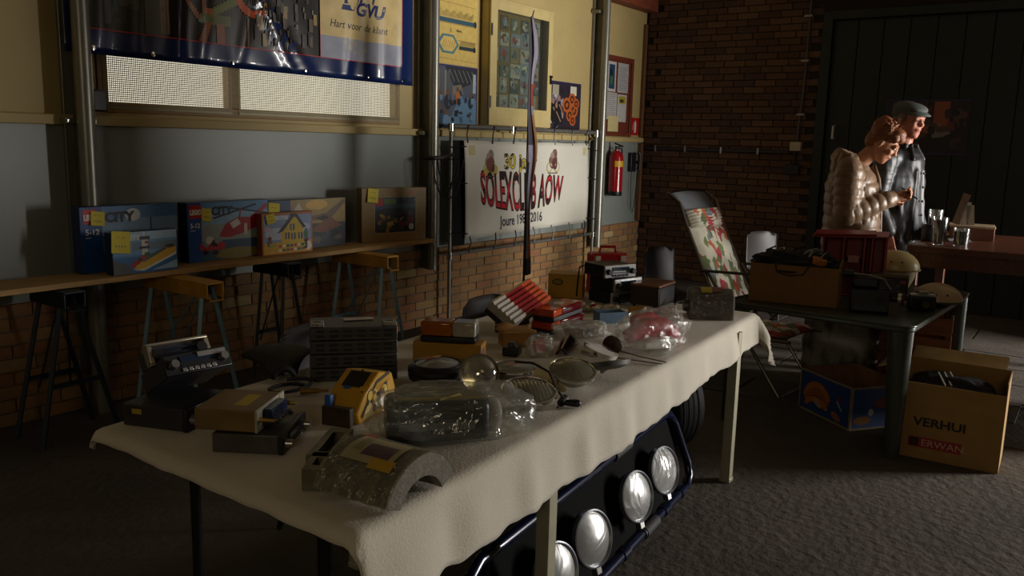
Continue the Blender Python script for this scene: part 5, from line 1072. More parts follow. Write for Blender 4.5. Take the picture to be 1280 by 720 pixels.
mb = MB(); mb.box((-.03, -.02, .03), (.16, .08, .04), (0, 0, R(-35))); obj('white_part', mb, M_white, pb, bevel=.01)
obj('plastic_bag', blob((-.01, .0, .07), .19, .115, .078, .2, 2.4, 31), film('pink_bag', (.95, .95, .94), .2, .14, .14, 16), pb, smooth=180)
dk2 = thing('filmed_pack', 'dark ribbed filter pack in dusty film at the far corner of the cloth', 'filter pack', tb(893, 400) + Vector((.06, .05, 0)), -60)
n_ = 14; prof = [(-.075, .0), (.075, 0)] + [(.075 * math.cos(PI * k / n_ * 1) if False else .075 * math.cos(PI * k / n_), .07 + .065 * math.sin(PI * k / n_)) for k in range(n_ + 1)]
mb = MB(); mb.prism(prof, -.10, .10, Matrix(((0, 0, 1, 0), (1, 0, 0, 0), (0, 1, 0, 0), (0, 0, 0, 1)))); obj('pack', mb, mat('dusty_grey_pack', '4c463e', .6, var=.3, scale=20, stretch=(1, 1, 8)), dk2, bevel=.004)
mb = MB(); mb.prism([(a * 1.02, b_ * 1.012 + .0) for a, b_ in prof], -.103, .103, Matrix(((0, 0, 1, 0), (1, 0, 0, 0), (0, 1, 0, 0), (0, 0, 0, 1)))); obj('film_wrap', mb, film('dusty_film', (.8, .78, .72), .14, .3, .08, 25), dk2)
mb = MB(); mb.cyl((-.103, .0, .05), (-.125, 0, .05), .03, .026, 14); obj('end_cap', mb, M_mgrey, dk2)
pp = Print(lambda u, v, k: Vector((u, (.077 + k) * math.cos(v), .072 + (.067 + k) * math.sin(v))), .0022); pp.rect(-.05, 1.6, .0, 2.3, 'b09a2a', 6); pp.rect(.0, 1.5, .05, 2.2, '7a4a4a', 6); pp.rect(-.1, 1.4, .09, 1.58, '6a6458', 6); pp.done(dk2, 'label')
wr = thing('wire_piece', 'bent dark wire with white connector near the far corner of the cloth', 'wire', tb(852, 386))
mb = MB(); mb.tube([(-.05, .02, .01), (0, .03, .03), (.05, .0, .035), (.06, -.04, .012), (.02, -.05, .006)], .005, 6); obj('wire', mb, M_rubber, wr); mb = MB(); mb.box((-.07, .02, .012), (.06, .04, .02), (0, 0, .5)); obj('connector', mb, M_white, wr, bevel=.003)
# ================================================================ UNDER THE TABLE
# blue tubular lamp bar with four round driving lamps, standing on the floor
M_bb = mat('dark_blue_enamel', '0a1533', .22, .2, var=.1, coat=.5)
lb = thing('lamp_bar', 'dark blue tubular lamp bar with four round driving lamps under the white cloth', 'lamp bar', (3.52, 1.425, 0), 185.8)
LBL, LBH, LEAN = 1.80, .355, R(16)
def bp(x, h, o=0):       # x along the bar, h up the leaning plane, o out of its face (towards +y local = room side)
    return Vector((x, -h * math.sin(LEAN) + o * math.cos(LEAN), .028 + h * math.cos(LEAN) + o * math.sin(LEAN)))
rim = [(.10, 0), (LBL - .10, 0), (LBL - .03, .02), (LBL, .08), (LBL, .27), (LBL - .03, .33), (LBL - .1, LBH), (.14, LBH), (.06, LBH - .015), (.02, .29), (-.035, .09), (-.02, .03), (.04, .0)]
mb = MB(); mb.tube([bp(*q) for q in rim], .019, 12, closed=True); obj('tube_frame', mb, M_bb, lb)
mb = MB(); mb.add([bp(.03, .02, -.012), bp(LBL - .03, .02, -.012), bp(LBL - .03, LBH - .02, -.012), bp(.08, LBH - .02, -.012), bp(.03, .02, -.018), bp(LBL - .03, .02, -.018), bp(LBL - .03, LBH - .02, -.018), bp(.08, LBH - .02, -.018)], [(0, 1, 2, 3), (7, 6, 5, 4), (0, 4, 5, 1), (1, 5, 6, 2), (2, 6, 7, 3), (3, 7, 4, 0)]); obj('shade_sheet', mb, mat('painted_shade_black', '060607', .9, spec=.1), lb)  # added black sheet: the shade between the lamps put into its colour
for x in (.12, .34, .58, .80, 1.08):
    mb = MB(); q0 = bp(x - .03, 0); q1 = bp(x + .03, 0); mb.tube([q0, q1], .0235, 12); obj('clamp', mb, M_bb if x != .58 else M_dgrey, lb)
mb = MB(); mb.tube([bp(.46, 0), bp(.60, 0)], .027, 12); obj('rubber_sleeve', mb, M_rubber, lb)
mb = MB(); mb.tube([bp(.56, LBH), bp(.72, LBH)], .025, 12); obj('rubber_sleeve', mb, M_rubber, lb)
M_lamprefl = mat('driving_lamp_reflector', 'e2e2dc', .08, 1, var=.02)
for x in (.375, .69, 1.105, 1.385):
    c = bp(x, .185, .0); E_ = Matrix.Translation(c) @ Matrix(((1, 0, 0, 0), (0, 0, math.cos(LEAN), 0), (0, -1 * -1, math.sin(LEAN), 0), (0, 0, 0, 1)))
    ez = Vector((.24, math.cos(LEAN), math.sin(LEAN))).normalized(); ex_ = Vector((1, 0, 0)); ex_ = (ex_ - ez * ez.dot(ex_)).normalized(); ey = ez.cross(ex_)
    E_ = Matrix(((ex_.x, ey.x, ez.x, c.x), (ex_.y, ey.y, ez.y, c.y), (ex_.z, ey.z, ez.z, c.z), (0, 0, 0, 1)))
    mb = MB(); mb.lathe([(.0001, -.008), (.06, -.005), (.085, .02), (.094, .05), (.095, .06)], 36, E_); lo = obj('driving_lamp', mb, M_black, lb)
    mb = MB(); mb.lathe([(.088, .056), (.094, .068), (.099, .066), (.100, .05), (.096, .046)], 36, E_); obj('rim', mb, mat('grey_lamp_rim', '8a8d94', .3, .7), lo)
    mb = MB(); mb.lathe([(.012, .006), (.04, .014), (.065, .03), (.088, .058)], 36, E_); obj('reflector', mb, M_lamprefl, lo, fixn=False)
    mb = MB(); mb.lathe([(.089, .060), (.07, .068), (.045, .074), (.02, .077), (.0001, .078)], 36, E_); obj('lens', mb, film('driving_lens', (.9, .92, .92), .55, .27, .42, 4), lo)
    mb = MB(); mb.box((0, 0, .05), (.03, .014, .014), M=E_); obj('bulb_shield', mb, M_chrome, lo)
    mb = MB(); mb.box((0, .112, .045), (.028, .03, .026), M=E_); obj('mount_foot', mb, M_steel, lo, bevel=.003)
# loose tyre
ty = thing('tyre', 'black car tyre standing under the far end of the cloth covered table', 'tyre', (3.93, 1.80, 0), 62, rx=0)
T_ = XF((0, 0, .29), rx=82)
mb = MB(); mb.lathe([(.175, -.07), (.20, -.088), (.26, -.094), (.278, -.085), (.288, -.065), (.29, 0), (.288, .065), (.278, .085), (.26, .094), (.20, .088), (.175, .07), (.18, .0), (.175, -.07)], 56, T_); tyo = obj('casing', mb, M_rubber, ty)
for z in (-.045, -.015, .015, .045): mb = MB(); mb.lathe([(.2895, z - .004), (.2915, z - .003), (.2915, z + .003), (.2895, z + .004)], 56, T_); obj('tread_rib', mb, mat('tyre_rib', '1c1c1e', .8), tyo)
# ================================================================ GARDEN TABLE AND WHAT STANDS ON IT
GZ = .70
gt = thing('garden_table', 'dark grey-green plastic garden table beside the white cloth table', 'table', (0, 0, 0))
M_gt = mat('grey_green_plastic', '3a4038', .32, var=.12, scale=20)
g00, g10, g11, g01 = (4.49, .715), (5.93, .64), (6.0, 1.50), (4.56, 1.72)
def gq(s, t, z): return Vector((((g00[0] * (1 - s) + g10[0] * s) * (1 - t) + (g01[0] * (1 - s) + g11[0] * s) * t), ((g00[1] * (1 - s) + g10[1] * s) * (1 - t) + (g01[1] * (1 - s) + g11[1] * s) * t), z))
def rr_(n=6, r=.05):
    pts = []
    for cx, cy, a0 in ((1 - r, r * 1.6, -90), (1 - r, 1 - r * 1.6, 0), (r, 1 - r * 1.6, 90), (r, r * 1.6, 180)):
        for k in range(n + 1): a = R(a0 + 90 * k / n); pts.append((cx + r * math.cos(a), cy + r * 1.6 * math.sin(a)))
    return pts
mb = MB(); P_ = rr_(); mb.prism([tuple(gq(s, t, 0))[:2] for s, t in P_], GZ - .035, GZ - .003); obj('tabletop', mb, M_gt, gt, bevel=.01, seg=3)
mb = MB(); ring = [gq(s, t, GZ - .004) for s, t in P_]; mb.tube(ring, .007, 8, closed=True); obj('rim', mb, M_gt, gt)
for s, t, dx, dy in ((.05, .07, -.02, -.02), (.05, .93, -.03, .02), (.95, .93, .04, .02), (.95, .07, .04, -.02)):
    q = gq(s, t, 0); mb = MB(); mb.tube([(q.x, q.y, GZ - .03), (q.x + dx * .5, q.y + dy * .5, .35), (q.x + dx, q.y + dy, 0)], [.062, .05, .036], 10, flatz=.8); obj('leg', mb, M_gt, gt)
# carton full of cables
cx = thing('cable_carton', 'open brown carton heaped with black cables on the garden table', 'carton', Vector((4.86, 1.405, GZ)), -80)
M_cb = mat('brown_carton', '7a5526', .8, var=.12, scale=8)
W2, D2, H2 = .235, .15, .215
for nm, a, b_ in (('bottom', (-W2, -D2, 0), (W2, D2, .004)), ('side', (-W2, -D2, .004), (W2, -D2 + .004, H2)), ('side', (-W2, D2 - .004, .004), (W2, D2, H2)), ('side', (-W2, -D2 + .004, .004), (-W2 + .004, D2 - .004, H2)), ('side', (W2 - .004, -D2 + .004, .004), (W2, D2 - .004, H2 + .02))):
    mb = MB(); mb.span(a, b_); obj(nm, mb, M_cb, cx)
mb = MB(); mb.box((-.2, D2 + .03, H2 + .0), (.08, .1, .004), (R(-14), 0, 0)); obj('flap', mb, mat('pale_flap', 'b08a4e', .8), cx)
obj('black_heap', blob((0, 0, .20), .215, .13, .075, .3, 2.6, 8, zmin=.02), mat('black_cloth', '121214', .8, var=.3, scale=12, bump=.5, bscale=25), cx, smooth=180)
rq = random.Random(9)
for k in range(9):
    x, y = rq.uniform(-.15, .15), rq.uniform(-.08, .08); mb = MB(); r_ = rq.uniform(.03, .07)
    mb.tube([(x + r_ * math.cos(q * .7 + k), y + r_ * .7 * math.sin(q * .7 + k), .245 + .035 * math.sin(q * .9 + k) + .02) for q in range(8)], .005, 6); obj('cable', mb, [M_rubber, M_steel, M_rubber, mat('grey_cable', '8a8a86', .4)][k % 4], cx)
mb = MB(); mb.box((.12, -.1, .235), (.075, .05, .06), (.3, .2, .5)); obj('orange_plug', mb, mat('orange_plug', 'a8641c', .5), cx, bevel=.01)
mb = MB(); mb.tube([(-.10, -D2 - .006, H2 + .0), (-.09, -D2 - .008, H2 - .04), (-.02, -D2 - .008, H2 - .055), (.05, -D2 - .008, H2 - .045), (.08, -D2 - .006, H2 + .01)], .004, 6); obj('hanging_cable', mb, M_rubber, cx)
# red filing trays
rt = thing('red_trays', 'upright red plastic filing trays behind the carton of cables', 'filing tray', (5.36, 1.225, GZ), -80)
M_rt = mat('red_tray', '8e1c26', .4, var=.08)
for k, x in enumerate((-.17, -.055, .06, .10, .175)):
    mb = MB(); mb.span((x, -.12, 0), (x + .012, .12, .345)); obj('divider', mb, M_rt, rt, bevel=.002)
mb = MB(); mb.span((-.17, -.12, 0), (.187, .12, .01)); obj('bottom', mb, M_rt, rt)
mb = MB(); mb.span((-.17, .11, .01), (.187, .12, .34)); obj('back', mb, M_rt, rt)
mb = MB(); mb.box((-.02, -.01, .355), (.42, .26, .008), (R(2), R(-2.5), 0)); obj('lid', mb, M_rt, rt, bevel=.002)
mb = MB(); mb.box((-.05, -.03, .365), (.34, .2, .008), (R(2), R(-2.5), R(3))); obj('lid', mb, M_rt, rt, bevel=.002)
mb = MB(); mb.span((-.02, -.123, .2), (.04, -.1205, .24)); obj('label_clip', mb, mat('pink_clip', 'b0707a', .4), rt)
mb = MB(); mb.span((-.05, -.105, .01), (.05, .1, .20)); obj('folder', mb, mat('dark_red_card', '5a1018', .6), rt)
# boxed lamp, projector, cameras
bx = thing('printed_box', 'black printed box with orange pictures standing behind the projector', 'box', (5.20, .985, GZ), -72)
mb = MB(); mb.span((-.105, -.03, 0), (.105, .03, .16)); obj('carton_body', mb, flat('17141a', .4), bx, bevel=.003)
pp = Print(lambda u, v, k: Vector((u, -.03 - k, v)), .0007); pp.rect(-.105, .145, .105, .158, '6a5518'); pp.scatter(-.02, .01, .1, .07, ['9a6a1a', 'b07a20', '5a3a14', '2a1c1c'], 14, .015, .04, 3); pp.rect(.02, .085, .055, .105, '8a7a24'); pp.rect(.06, .11, .09, .128, '9a3a4a'); pp.rect(-.085, .11, .0, .118, '6a6030'); pp.done(bx, 'print')
pj = thing('film_projector', 'black film projector with upright arm on the garden table', 'projector', (4.80, .98, GZ), -74)
mb = MB(); mb.span((-.11, -.055, .0), (.09, .065, .125)); obj('housing', mb, M_black, pj, bevel=.012)
mb = MB(); mb.span((-.105, -.03, .125), (.03, .05, .19)); obj('upper_housing', mb, M_black, pj, bevel=.015)
mb = MB(); mb.tube([(-.12, 0, .20), (-.02, -.01, .195), (.05, -.02, .18), (.07, -.03, .15), (.085, -.04, .13)], .007, 6); obj('reel_arm', mb, M_steel, pj)
mb = MB(); mb.cyl((-.15, 0, .2), (-.10, 0, .2), .022, .018, 12); obj('knob', mb, M_black, pj)
mb = MB(); mb.cyl((.04, -.055, .08), (.04, -.085, .08), .022, n=16); mb.cyl((.09, -.02, .085), (.15, -.03, .085), .025, .028, 16); obj('lens', mb, M_blackm, pj)
mb = MB(); mb.cyl((.125, -.026, .085), (.142, -.029, .085), .0285, .0285, 16); obj('silver_ring', mb, mat('pale_ring', 'c9c0a8', .25, .6), pj)
mb = MB(); mb.box((.105, -.065, .036), (.05, .002, .068), (R(-8), 0, 0)); obj('price_label', mb, flat('4a4034', .8), pj)
mb = MB(); mb.lathe([(.02, -.006), (.055, -.006), (.055, .006), (.02, .006)], 20, XF((.07, .0, .125), rx=90)); obj('reel', mb, M_black, pj)
for k, (lbl, px, an, sc) in enumerate((('black and silver camera at the corner of the garden table', (1150, 388), -60, 1.0), ('small silver camera behind the black one on the garden table', (1168, 374), -52, .8))):
    q = onz(*px, GZ); cm = thing('camera', lbl, 'camera', (q.x + .02, q.y, GZ), an, 'old cameras on the garden table'); S_ = Matrix.Scale(sc, 4)
    mb = MB(); mb.M = S_; mb.span((-.07, -.025, 0), (.07, .03, .075)); obj('body', mb, M_black if k == 0 else M_silver, cm, bevel=.008)
    mb = MB(); mb.M = S_; mb.span((-.068, -.022, .075), (.068, .026, .09)); mb.span((-.025, -.024, .09), (.025, .024, .108)); obj('top_plate', mb, M_silver if k == 0 else M_black, cm, bevel=.004)
    mb = MB(); mb.M = S_; mb.cyl((0, -.025, .038), (0, -.06, .038), .028, .026, 20); ln_ = obj('lens', mb, M_blackm, cm); mb = MB(); mb.M = S_; mb.cyl((0, -.0605, .038), (0, -.062, .038), .019, n=16); obj('glass', mb, mat('olive_glass', '4a4426', .08), ln_)
    mb = MB(); mb.M = S_; mb.cyl((.05, 0, .09), (.05, 0, .1), .01, n=10); obj('shutter_button', mb, M_chrome, cm)
bkk = thing('pink_booklet', 'pink booklet lying under the helmets on the garden table', 'booklet', (5.28, .84, GZ), 20)
mb = MB(); mb.span((-.11, -.08, 0), (.11, .08, .012)); obj('pages', mb, flat('b8a8a0', .7), bkk); mb = MB(); mb.span((-.112, -.082, .012), (.112, .082, .014)); obj('cover', mb, flat('b06a6c', .5), bkk)
# half-shell helmets
mat('worn_leather', '9a8656', .6, var=.25); M_hel = mat('cream_enamel', 'b8a874', .35, var=.08, scale=5)
def helmet(label, loc, rz, m, rim_m, Rr=.125, hh=.11, under=True):
    t = thing('half_shell_helmet', label, 'helmet', loc, rz, 'half-shell moped helmets')
    z0 = .13 if under else .02
    mb = MB(); n = 12; mb.lathe([(Rr * 1.0, z0), (Rr * 1.0, z0 + .008)] + [(max(Rr * math.cos(k * PI / 2 / n), 1e-4), z0 + .008 + hh * math.sin(k * PI / 2 / n)) for k in range(n + 1)], 32)
    for v in mb.v: v.x *= 1.15
    sh = obj('shell', mb, m, t)
    mb = MB(); mb.tube([(Rr * 1.15 * math.cos(a * PI / 16), Rr * math.sin(a * PI / 16), z0 + .004) for a in range(32)], .006, 8, closed=True); obj('rim', mb, rim_m, t)
    for s in (-1, 1):
        q = R(-90 + s * 14); e = .45; mb = MB(); c = Vector((Rr * 1.15 * math.cos(e) * math.cos(q), Rr * math.cos(e) * math.sin(q), z0 + .008 + hh * math.sin(e))); mb.sph(c, .006, 8, 6); obj('rivet', mb, M_black, sh)
    if under: mb = MB(); mb.lathe([(.07, .0), (.085, .03), (.105, .08), (.11, .13)], 28); [setattr(v, 'x', v.x * 1.12) for v in mb.v]; obj('ear_skirt', mb, mat('worn_leather', '9a8656', .6, var=.25), t)
    return t
q = onz(1123, 354, GZ); helmet('cream half-shell helmet with leather skirt beside the red trays', (5.68, 1.045, GZ), -75, M_hel, MATS['worn_leather'])
helmet('cream helmet with dark green rim at the edge of the garden table', (5.30, .735, GZ), -70, mat('peach_enamel', 'b39a78', .35, var=.08), mat('green_trim', '1c3a24', .5), .115, .095, False)
helmet('pale helmet half hidden between the red trays and the cream helmet', (5.60, 1.33, GZ), -60, mat('pale_enamel', 'cfc8ae', .3), M_steel, .10, .11, True)
# ================================================================ HIGH TABLE WITH GLASSES
HZ = .95
ht = thing('high_table', 'high brown wooden table with glasses and papers beside the people', 'table', (0, 0, 0))
M_ht = mat('reddish_wood', '5c3423', .35, var=.25, scale=6, stretch=(1, 8, 8))
mb = MB(); mb.span((6.04, .05, HZ - .045), (7.35, 1.05, HZ)); obj('tabletop', mb, M_ht, ht, bevel=.005)
for x, y in ((6.1, .12), (7.28, .12), (6.1, 1.01), (7.28, 1.01)): leg_box(ht, x, y, HZ - .045, .06, M_ht)
mb = MB(); mb.span((6.08, .1, HZ - .14), (6.11, 1.03, HZ - .045)); obj('apron', mb, M_ht, ht)
def onht(x, y): return onz(x, y, HZ)
def glass(label, loc, r0, r1, h, fill):
    t = thing('drinking_glass', label, 'glass', loc, 0, 'glasses on the high table')
    mb = MB(); mb.lathe([(.0001, .0), (r0, 0), (r1, h), (r1 - .003, h), (r0 - .002, .012), (.0001, .012)], 20); obj('tumbler', mb, film('tumbler_glass', (.9, .92, .92), .2, .03, .04, 2), t)
    if fill: mb = MB(); mb.lathe([(.0001, .013), (r0 - .003, .013), (r0 - .003 + (r1 - r0) * fill, h * fill), (.0001, h * fill)], 20); obj('drink', mb, mat('dark_cola', '150b08', .1), t)
    return t
glass('tall glass of dark drink in front on the high table', (6.16, .885, HZ), .034, .05, .185, .9)
glass('straight glass of dark drink behind the tall one', (6.72, 1.0, HZ), .042, .05, .2, .7)
glass('short glass of dark drink at the edge of the high table', (6.20, .76, HZ), .045, .05, .12, .85)
ja = thing('jar', 'round black jar between the glasses on the high table', 'jar', (6.42, .985, HZ))
mb = MB(); mb.lathe([(.0001, 0), (.045, 0), (.05, .01), (.05, .085), (.042, .1), (.0001, .1)], 20); obj('jar_body', mb, M_black, ja); mb = MB(); mb.lathe([(.0001, .1), (.04, .1), (.04, .115), (.0001, .116)], 20); obj('lid', mb, M_blackm, ja)
for k, (x, y, a, c1) in enumerate(((6.62, .90, 12, '9aa4ae'), (6.95, .98, -8, '8a7f74'), (6.2, .98, 20, 'a9a59c'))):
    t = thing('magazine', ('grey-blue magazine lying between the glasses', 'brown magazine at the far side of the high table', 'pale folded paper at the near corner of the high table')[k], 'magazine', (x, y if k else .82, HZ), a)
    if k == 2: t.location = (6.13, 1.0, HZ)
    mb = MB(); mb.span((-.10, -.07, 0), (.10, .07, .006)) if k != 2 else mb.span((-.06, -.05, 0), (.06, .05, .004)); obj('sheets', mb, flat(c1, .5), t)
    pp = Print(lambda u, v, l: Vector((u, v, (.006 if k != 2 else .004) + l)), .0005); pp.scatter(-.055, -.045, .055, .045, ['3a4450', 'c9c9c4', '6a7a8a', '4a3a34'], 10, .02, .05, k); pp.done(t, 'print')
wb = thing('wooden_file_box', 'wooden box with upright cards at the far end of the high table', 'box', (6.86, .78, HZ), 8)
mb = MB(); mb.span((-.12, -.14, 0), (.12, .14, .085)); obj('box_body', mb, mat('light_wood_box', '7a4a34', .5, var=.2), wb, bevel=.003)
mb = MB(); mb.span((-.125, -.145, .085), (.125, .145, .10)); obj('lid', mb, mat('pale_lid', 'b5a284', .5), wb, bevel=.003)
for k, (y, h, c_) in enumerate(((.08, .22, '7a6450'), (.05, .16, 'b5b0a6'), (.02, .14, 'a8a49a'))): mb = MB(); mb.box((-.05, y, .1 + h / 2), (.012, .05, h), (R(14 - 10 * k), 0, 0)); obj('card', mb, flat(c_, .6), wb)
# ================================================================ BOXES ON THE FLOOR
ba = onz(997.5, 508, 0); bc = onz(1061, 539, 0); dv = bc - ba; an = math.degrees(math.atan2(dv.y, dv.x))
bn = thing('banana_box', 'open blue fruit carton printed with bananas on the floor', 'carton', (ba.x, ba.y, 0), an)
W2, D2, H2 = dv.length, .40, .25
M_bl = mat('blue_carton', '153f7a', .5, var=.1); M_ci = mat('carton_inside', '8a6038', .85, var=.12); M_edge = mat('carton_edge', '8c7a58', .8)
def side(o, eu, wd, h, n, fn, nm='side'):
    o, eu, n = Vector(o), Vector(eu), Vector(n); t_ = .006; mb = MB()
    q = [o, o + eu * wd, o + eu * wd + Vector((0, 0, h)), o + Vector((0, 0, h))]; mb.add(q + [p_ - n * t_ for p_ in q], [(0, 1, 2, 3), (0, 4, 5, 1), (1, 5, 6, 2), (2, 6, 7, 3), (3, 7, 4, 0)]); mb.cur = 1; mb.add([p_ - n * t_ for p_ in q], [(3, 2, 1, 0)]); s_ = obj(nm, mb, [M_bl, M_ci], bn, smooth=0, fixn=False)
    if fn: pp = Print(lambda u, v, k: o + eu * u + Vector((0, 0, v)) + n * k, .0008); fn(pp, wd, h); pp.done(bn, 'print')
    return s_
def edge(pp, w_, h):
    for q in ((0, 0, w_, .012), (0, h - .012, w_, h), (0, 0, .012, h), (w_ - .012, 0, w_, h)): pp.rect(*q, M_edge)
def ban(pp, w_, h):
    edge(pp, w_, h); Y1, Y2 = 'b06a1c', '9a5a18'
    for k in range(3):
        pts = []; n = 10; cx_, cy_ = w_ * .36, h * .30 - k * .02
        for i in range(n + 1): a = R(170 - 150 * i / n); pts.append((cx_ + (.13 - k * .008) * math.cos(a), cy_ + (.125 - k * .025) * math.sin(a)))
        for i in range(n, -1, -1): a = R(170 - 150 * i / n); pts.append((cx_ + (.10 - k * .01) * math.cos(a), cy_ + (.085 - k * .022) * math.sin(a)))
        pp.poly(pts, Y1 if k != 1 else Y2)
    pp.ell(w_ * .38, h * .30, .045, .018, 'a08a6a', rot=-.4); pp.ell(w_ * .74, h * .18, .045, .02, 'a0624a', rot=-.3); pp.ell(w_ * .76, h * .58, .018, .02, '7a2a22'); pp.line([(w_ * .74, h * .55), (w_ * .84, h * .36)], .012, '8fa0b0')
def rgt(pp, w_, h): edge(pp, w_, h); pp.ell(w_ * .34, h * .4, .018, .022, 'a8a49a'); pp.ell(w_ * .2, h * .22, .06, .025, '8a5a22'); pp.ell(w_ * .5, h * .6, .05, .03, '7a2a1c')
side((0, 0, 0), (1, 0, 0), W2, H2, (0, -1, 0), ban); side((W2, 0, 0), (0, 1, 0), D2, H2, (1, 0, 0), rgt); side((W2, D2, 0), (-1, 0, 0), W2, H2, (0, 1, 0), None); side((0, D2, 0), (0, -1, 0), D2, H2, (-1, 0, 0), None)
mb = MB(); mb.span((.006, .006, 0), (W2 - .006, D2 - .006, .006)); obj('bottom', mb, M_ci, bn)
for o_, y in (('f', 0),): mb = MB(); mb.lathe([(.0001, 0), (.018, 0)], 16, Matrix.Translation((W2 * .55, D2 - .0065, H2 * .62)) @ XF(rx=90)); obj('hand_hole', mb, mat('painted_hole_light', '9a8f80', .8), bn)  # hand hole as a flat disc, light through it painted pale
mv = thing('moving_carton', 'open brown moving carton with black letters on its front on the floor', 'carton', (4.63, .79, 0), -88)
M_mv = mat('moving_card', 'a07c48', .85, var=.1)
W2, D2, H2 = .50, .33, .455
for nm, a, b_ in (('bottom', (0, 0, 0), (W2, D2, .005)), ('side', (0, 0, .005), (W2, .005, H2 - .06)), ('side', (0, D2 - .005, .005), (W2, D2, H2)), ('side', (0, .005, .005), (.005, D2 - .005, H2)), ('side', (W2 - .005, .005, .005), (W2, D2 - .005, H2))): mb = MB(); mb.span(a, b_); obj(nm, mb, M_mv, mv)
mb = MB(); mb.box((-.045, D2 * .5, H2 + .01), (.1, D2 * .9, .005), (0, R(-20), 0)); obj('flap', mb, mat('pale_card', 'c2a878', .85), mv)
mb = MB(); mb.box((W2 * .5, D2 + .05, H2 + .02), (W2 * .9, .11, .005), (R(25), 0, 0)); obj('flap', mb, MATS['pale_card'], mv)
pp = Print(lambda u, v, k: Vector((u, -k, v)), .0008); pp.text('VERHUI', .10, .175, .062, '1a1714', xs=1.15, offset=.002); pp.rect(.085, .06, .33, .115, '9a2a26'); pp.rect(.09, .065, .135, .11, '3a1a1a'); pp.text('ERWAN', .145, .07, .05, 'c8a890', xs=1.1); pp.done(mv, 'lettering')
obj('black_contents', blob((W2 / 2, D2 / 2, .3), .21, .13, .11, .2, 2, 5, zmin=.01), MATS['black_cloth'], mv, smooth=180)
for k in range(3): mb = MB(); mb.box((.2 + k * .025, .1 + .02 * k, .41), (.006, .12, .006), (R(20), 0, R(25))); obj('white_stripe', mb, M_white, mv)
sbag = thing('shopping_bag', 'printed plastic shopping bag on the floor behind the blue fruit carton', 'bag', (5.89, 1.37, 0), -78)
M_sb = mat('printed_bag', '8a8478', .35, var=.2, scale=9, c2='4a3a30', thr=(.45, .6), coat=.3, stretch=(1, 1, .5))
mb = MB()
def sbf(a, b_):
    q = 2 * PI * a; e = .5; x = .24 * math.copysign(abs(math.cos(q)) ** e, math.cos(q)) * (1 + .05 * b_); y = .10 * math.copysign(abs(math.sin(q)) ** e, math.sin(q)) * (1 - .35 * b_); k = .012 * noise.noise((a * 9, b_ * 5, 2)); return (x + k, y + k, .46 * b_ + .02 * math.sin(q * 2) * b_)
mb.grid(sbf, 48, 14); obj('bag_wall', mb, M_sb, sbag, solid=.002, smooth=180)
mb = MB(); mb.span((-.2, -.08, 0.001), (.2, .08, .006)); obj('bag_bottom', mb, M_sb, sbag)
for y in (-.07, .07): mb = MB(); mb.tube([(-.1, y, .44), (-.09, y, .52), (.0, y, .55), (.09, y, .52), (.1, y, .44)], .01, 6); obj('handle', mb, M_rubber, sbag)
obj('contents', blob((0, 0, .25), .19, .06, .2, .15, 2, 15, zmin=.01), MATS['black_cloth'], sbag, smooth=180)
wc = thing('wooden_crate', 'orange-brown wooden crate on the floor under the garden table', 'crate', (5.80, .90, 0), -84)
M_wc = mat('orange_wood', '8a4f22', .6, var=.2, scale=6, stretch=(1, 6, 6))
for z in (0.06, .19, .32, .45):
    for y in (-.15, .15): mb = MB(); mb.span((-.2, y - .008, z), (.2, y + .008, z + .11)); obj('slat', mb, M_wc, wc, bevel=.003)
    for x in (-.192, .192): mb = MB(); mb.span((x - .008, -.141, z), (x + .008, .141, z + .11)); obj('slat', mb, M_wc, wc, bevel=.003)
for x in (-.175, .175):
    for y in (-.133, .133): mb = MB(); mb.span((x - .008, y - .008, 0), (x + .008, y + .008, .55)); obj('corner_post', mb, M_wc, wc)
mb = MB(); mb.span((-.165, -.12, .05), (.165, .12, .06)); obj('bottom', mb, M_wc, wc)
# ================================================================ PEOPLE
def caps(mb, a, b_, r0, r1, n=14, k=6):
    a, b_ = Vector(a), Vector(b_); pts = []; rs = []; d_ = (b_ - a); L = d_.length; d_ = d_ / L
    for i in range(k): q = -PI / 2 + PI / 2 * i / (k - 1); pts.append(a + d_ * (r0 * math.sin(q))); rs.append(max(r0 * math.cos(q), 1e-4))
    for i in range(k): q = PI / 2 * i / (k - 1); pts.append(b_ + d_ * (r1 * math.sin(q))); rs.append(max(r1 * math.cos(q), 1e-4))
    mb.tube(pts, rs, n)
def ell(mb, c, r, rot=(0, 0, 0)): mb.sph((0, 0, 0), r, 20, 14, XF(c, *rot))
def meld(name, mb, m, parent, voxel, smooth_it=6, fac=.5):
    o = obj(name + '_raw', mb, m, smooth=180)
    md = o.modifiers.new('r', 'REMESH'); md.mode = 'VOXEL'; md.voxel_size = voxel
    sm = o.modifiers.new('s', 'SMOOTH'); sm.iterations = smooth_it; sm.factor = fac
    me = bpy.data.meshes.new_from_object(o.evaluated_get(bpy.context.evaluated_depsgraph_get()))
    me.polygons.foreach_set('use_smooth', [True] * len(me.polygons))
    old = o.data; bpy.data.objects.remove(o); bpy.data.meshes.remove(old)
    n = bpy.data.objects.new(name, me); COL.objects.link(n); n.parent = parent; me.name = name
    if not me.materials: me.materials.append(m)
    return n
M_skin = mat('skin', 'b07a5c', .5, var=.08, scale=20); M_skin2 = mat('ruddy_skin', 'a86a54', .5, var=.1, scale=20)
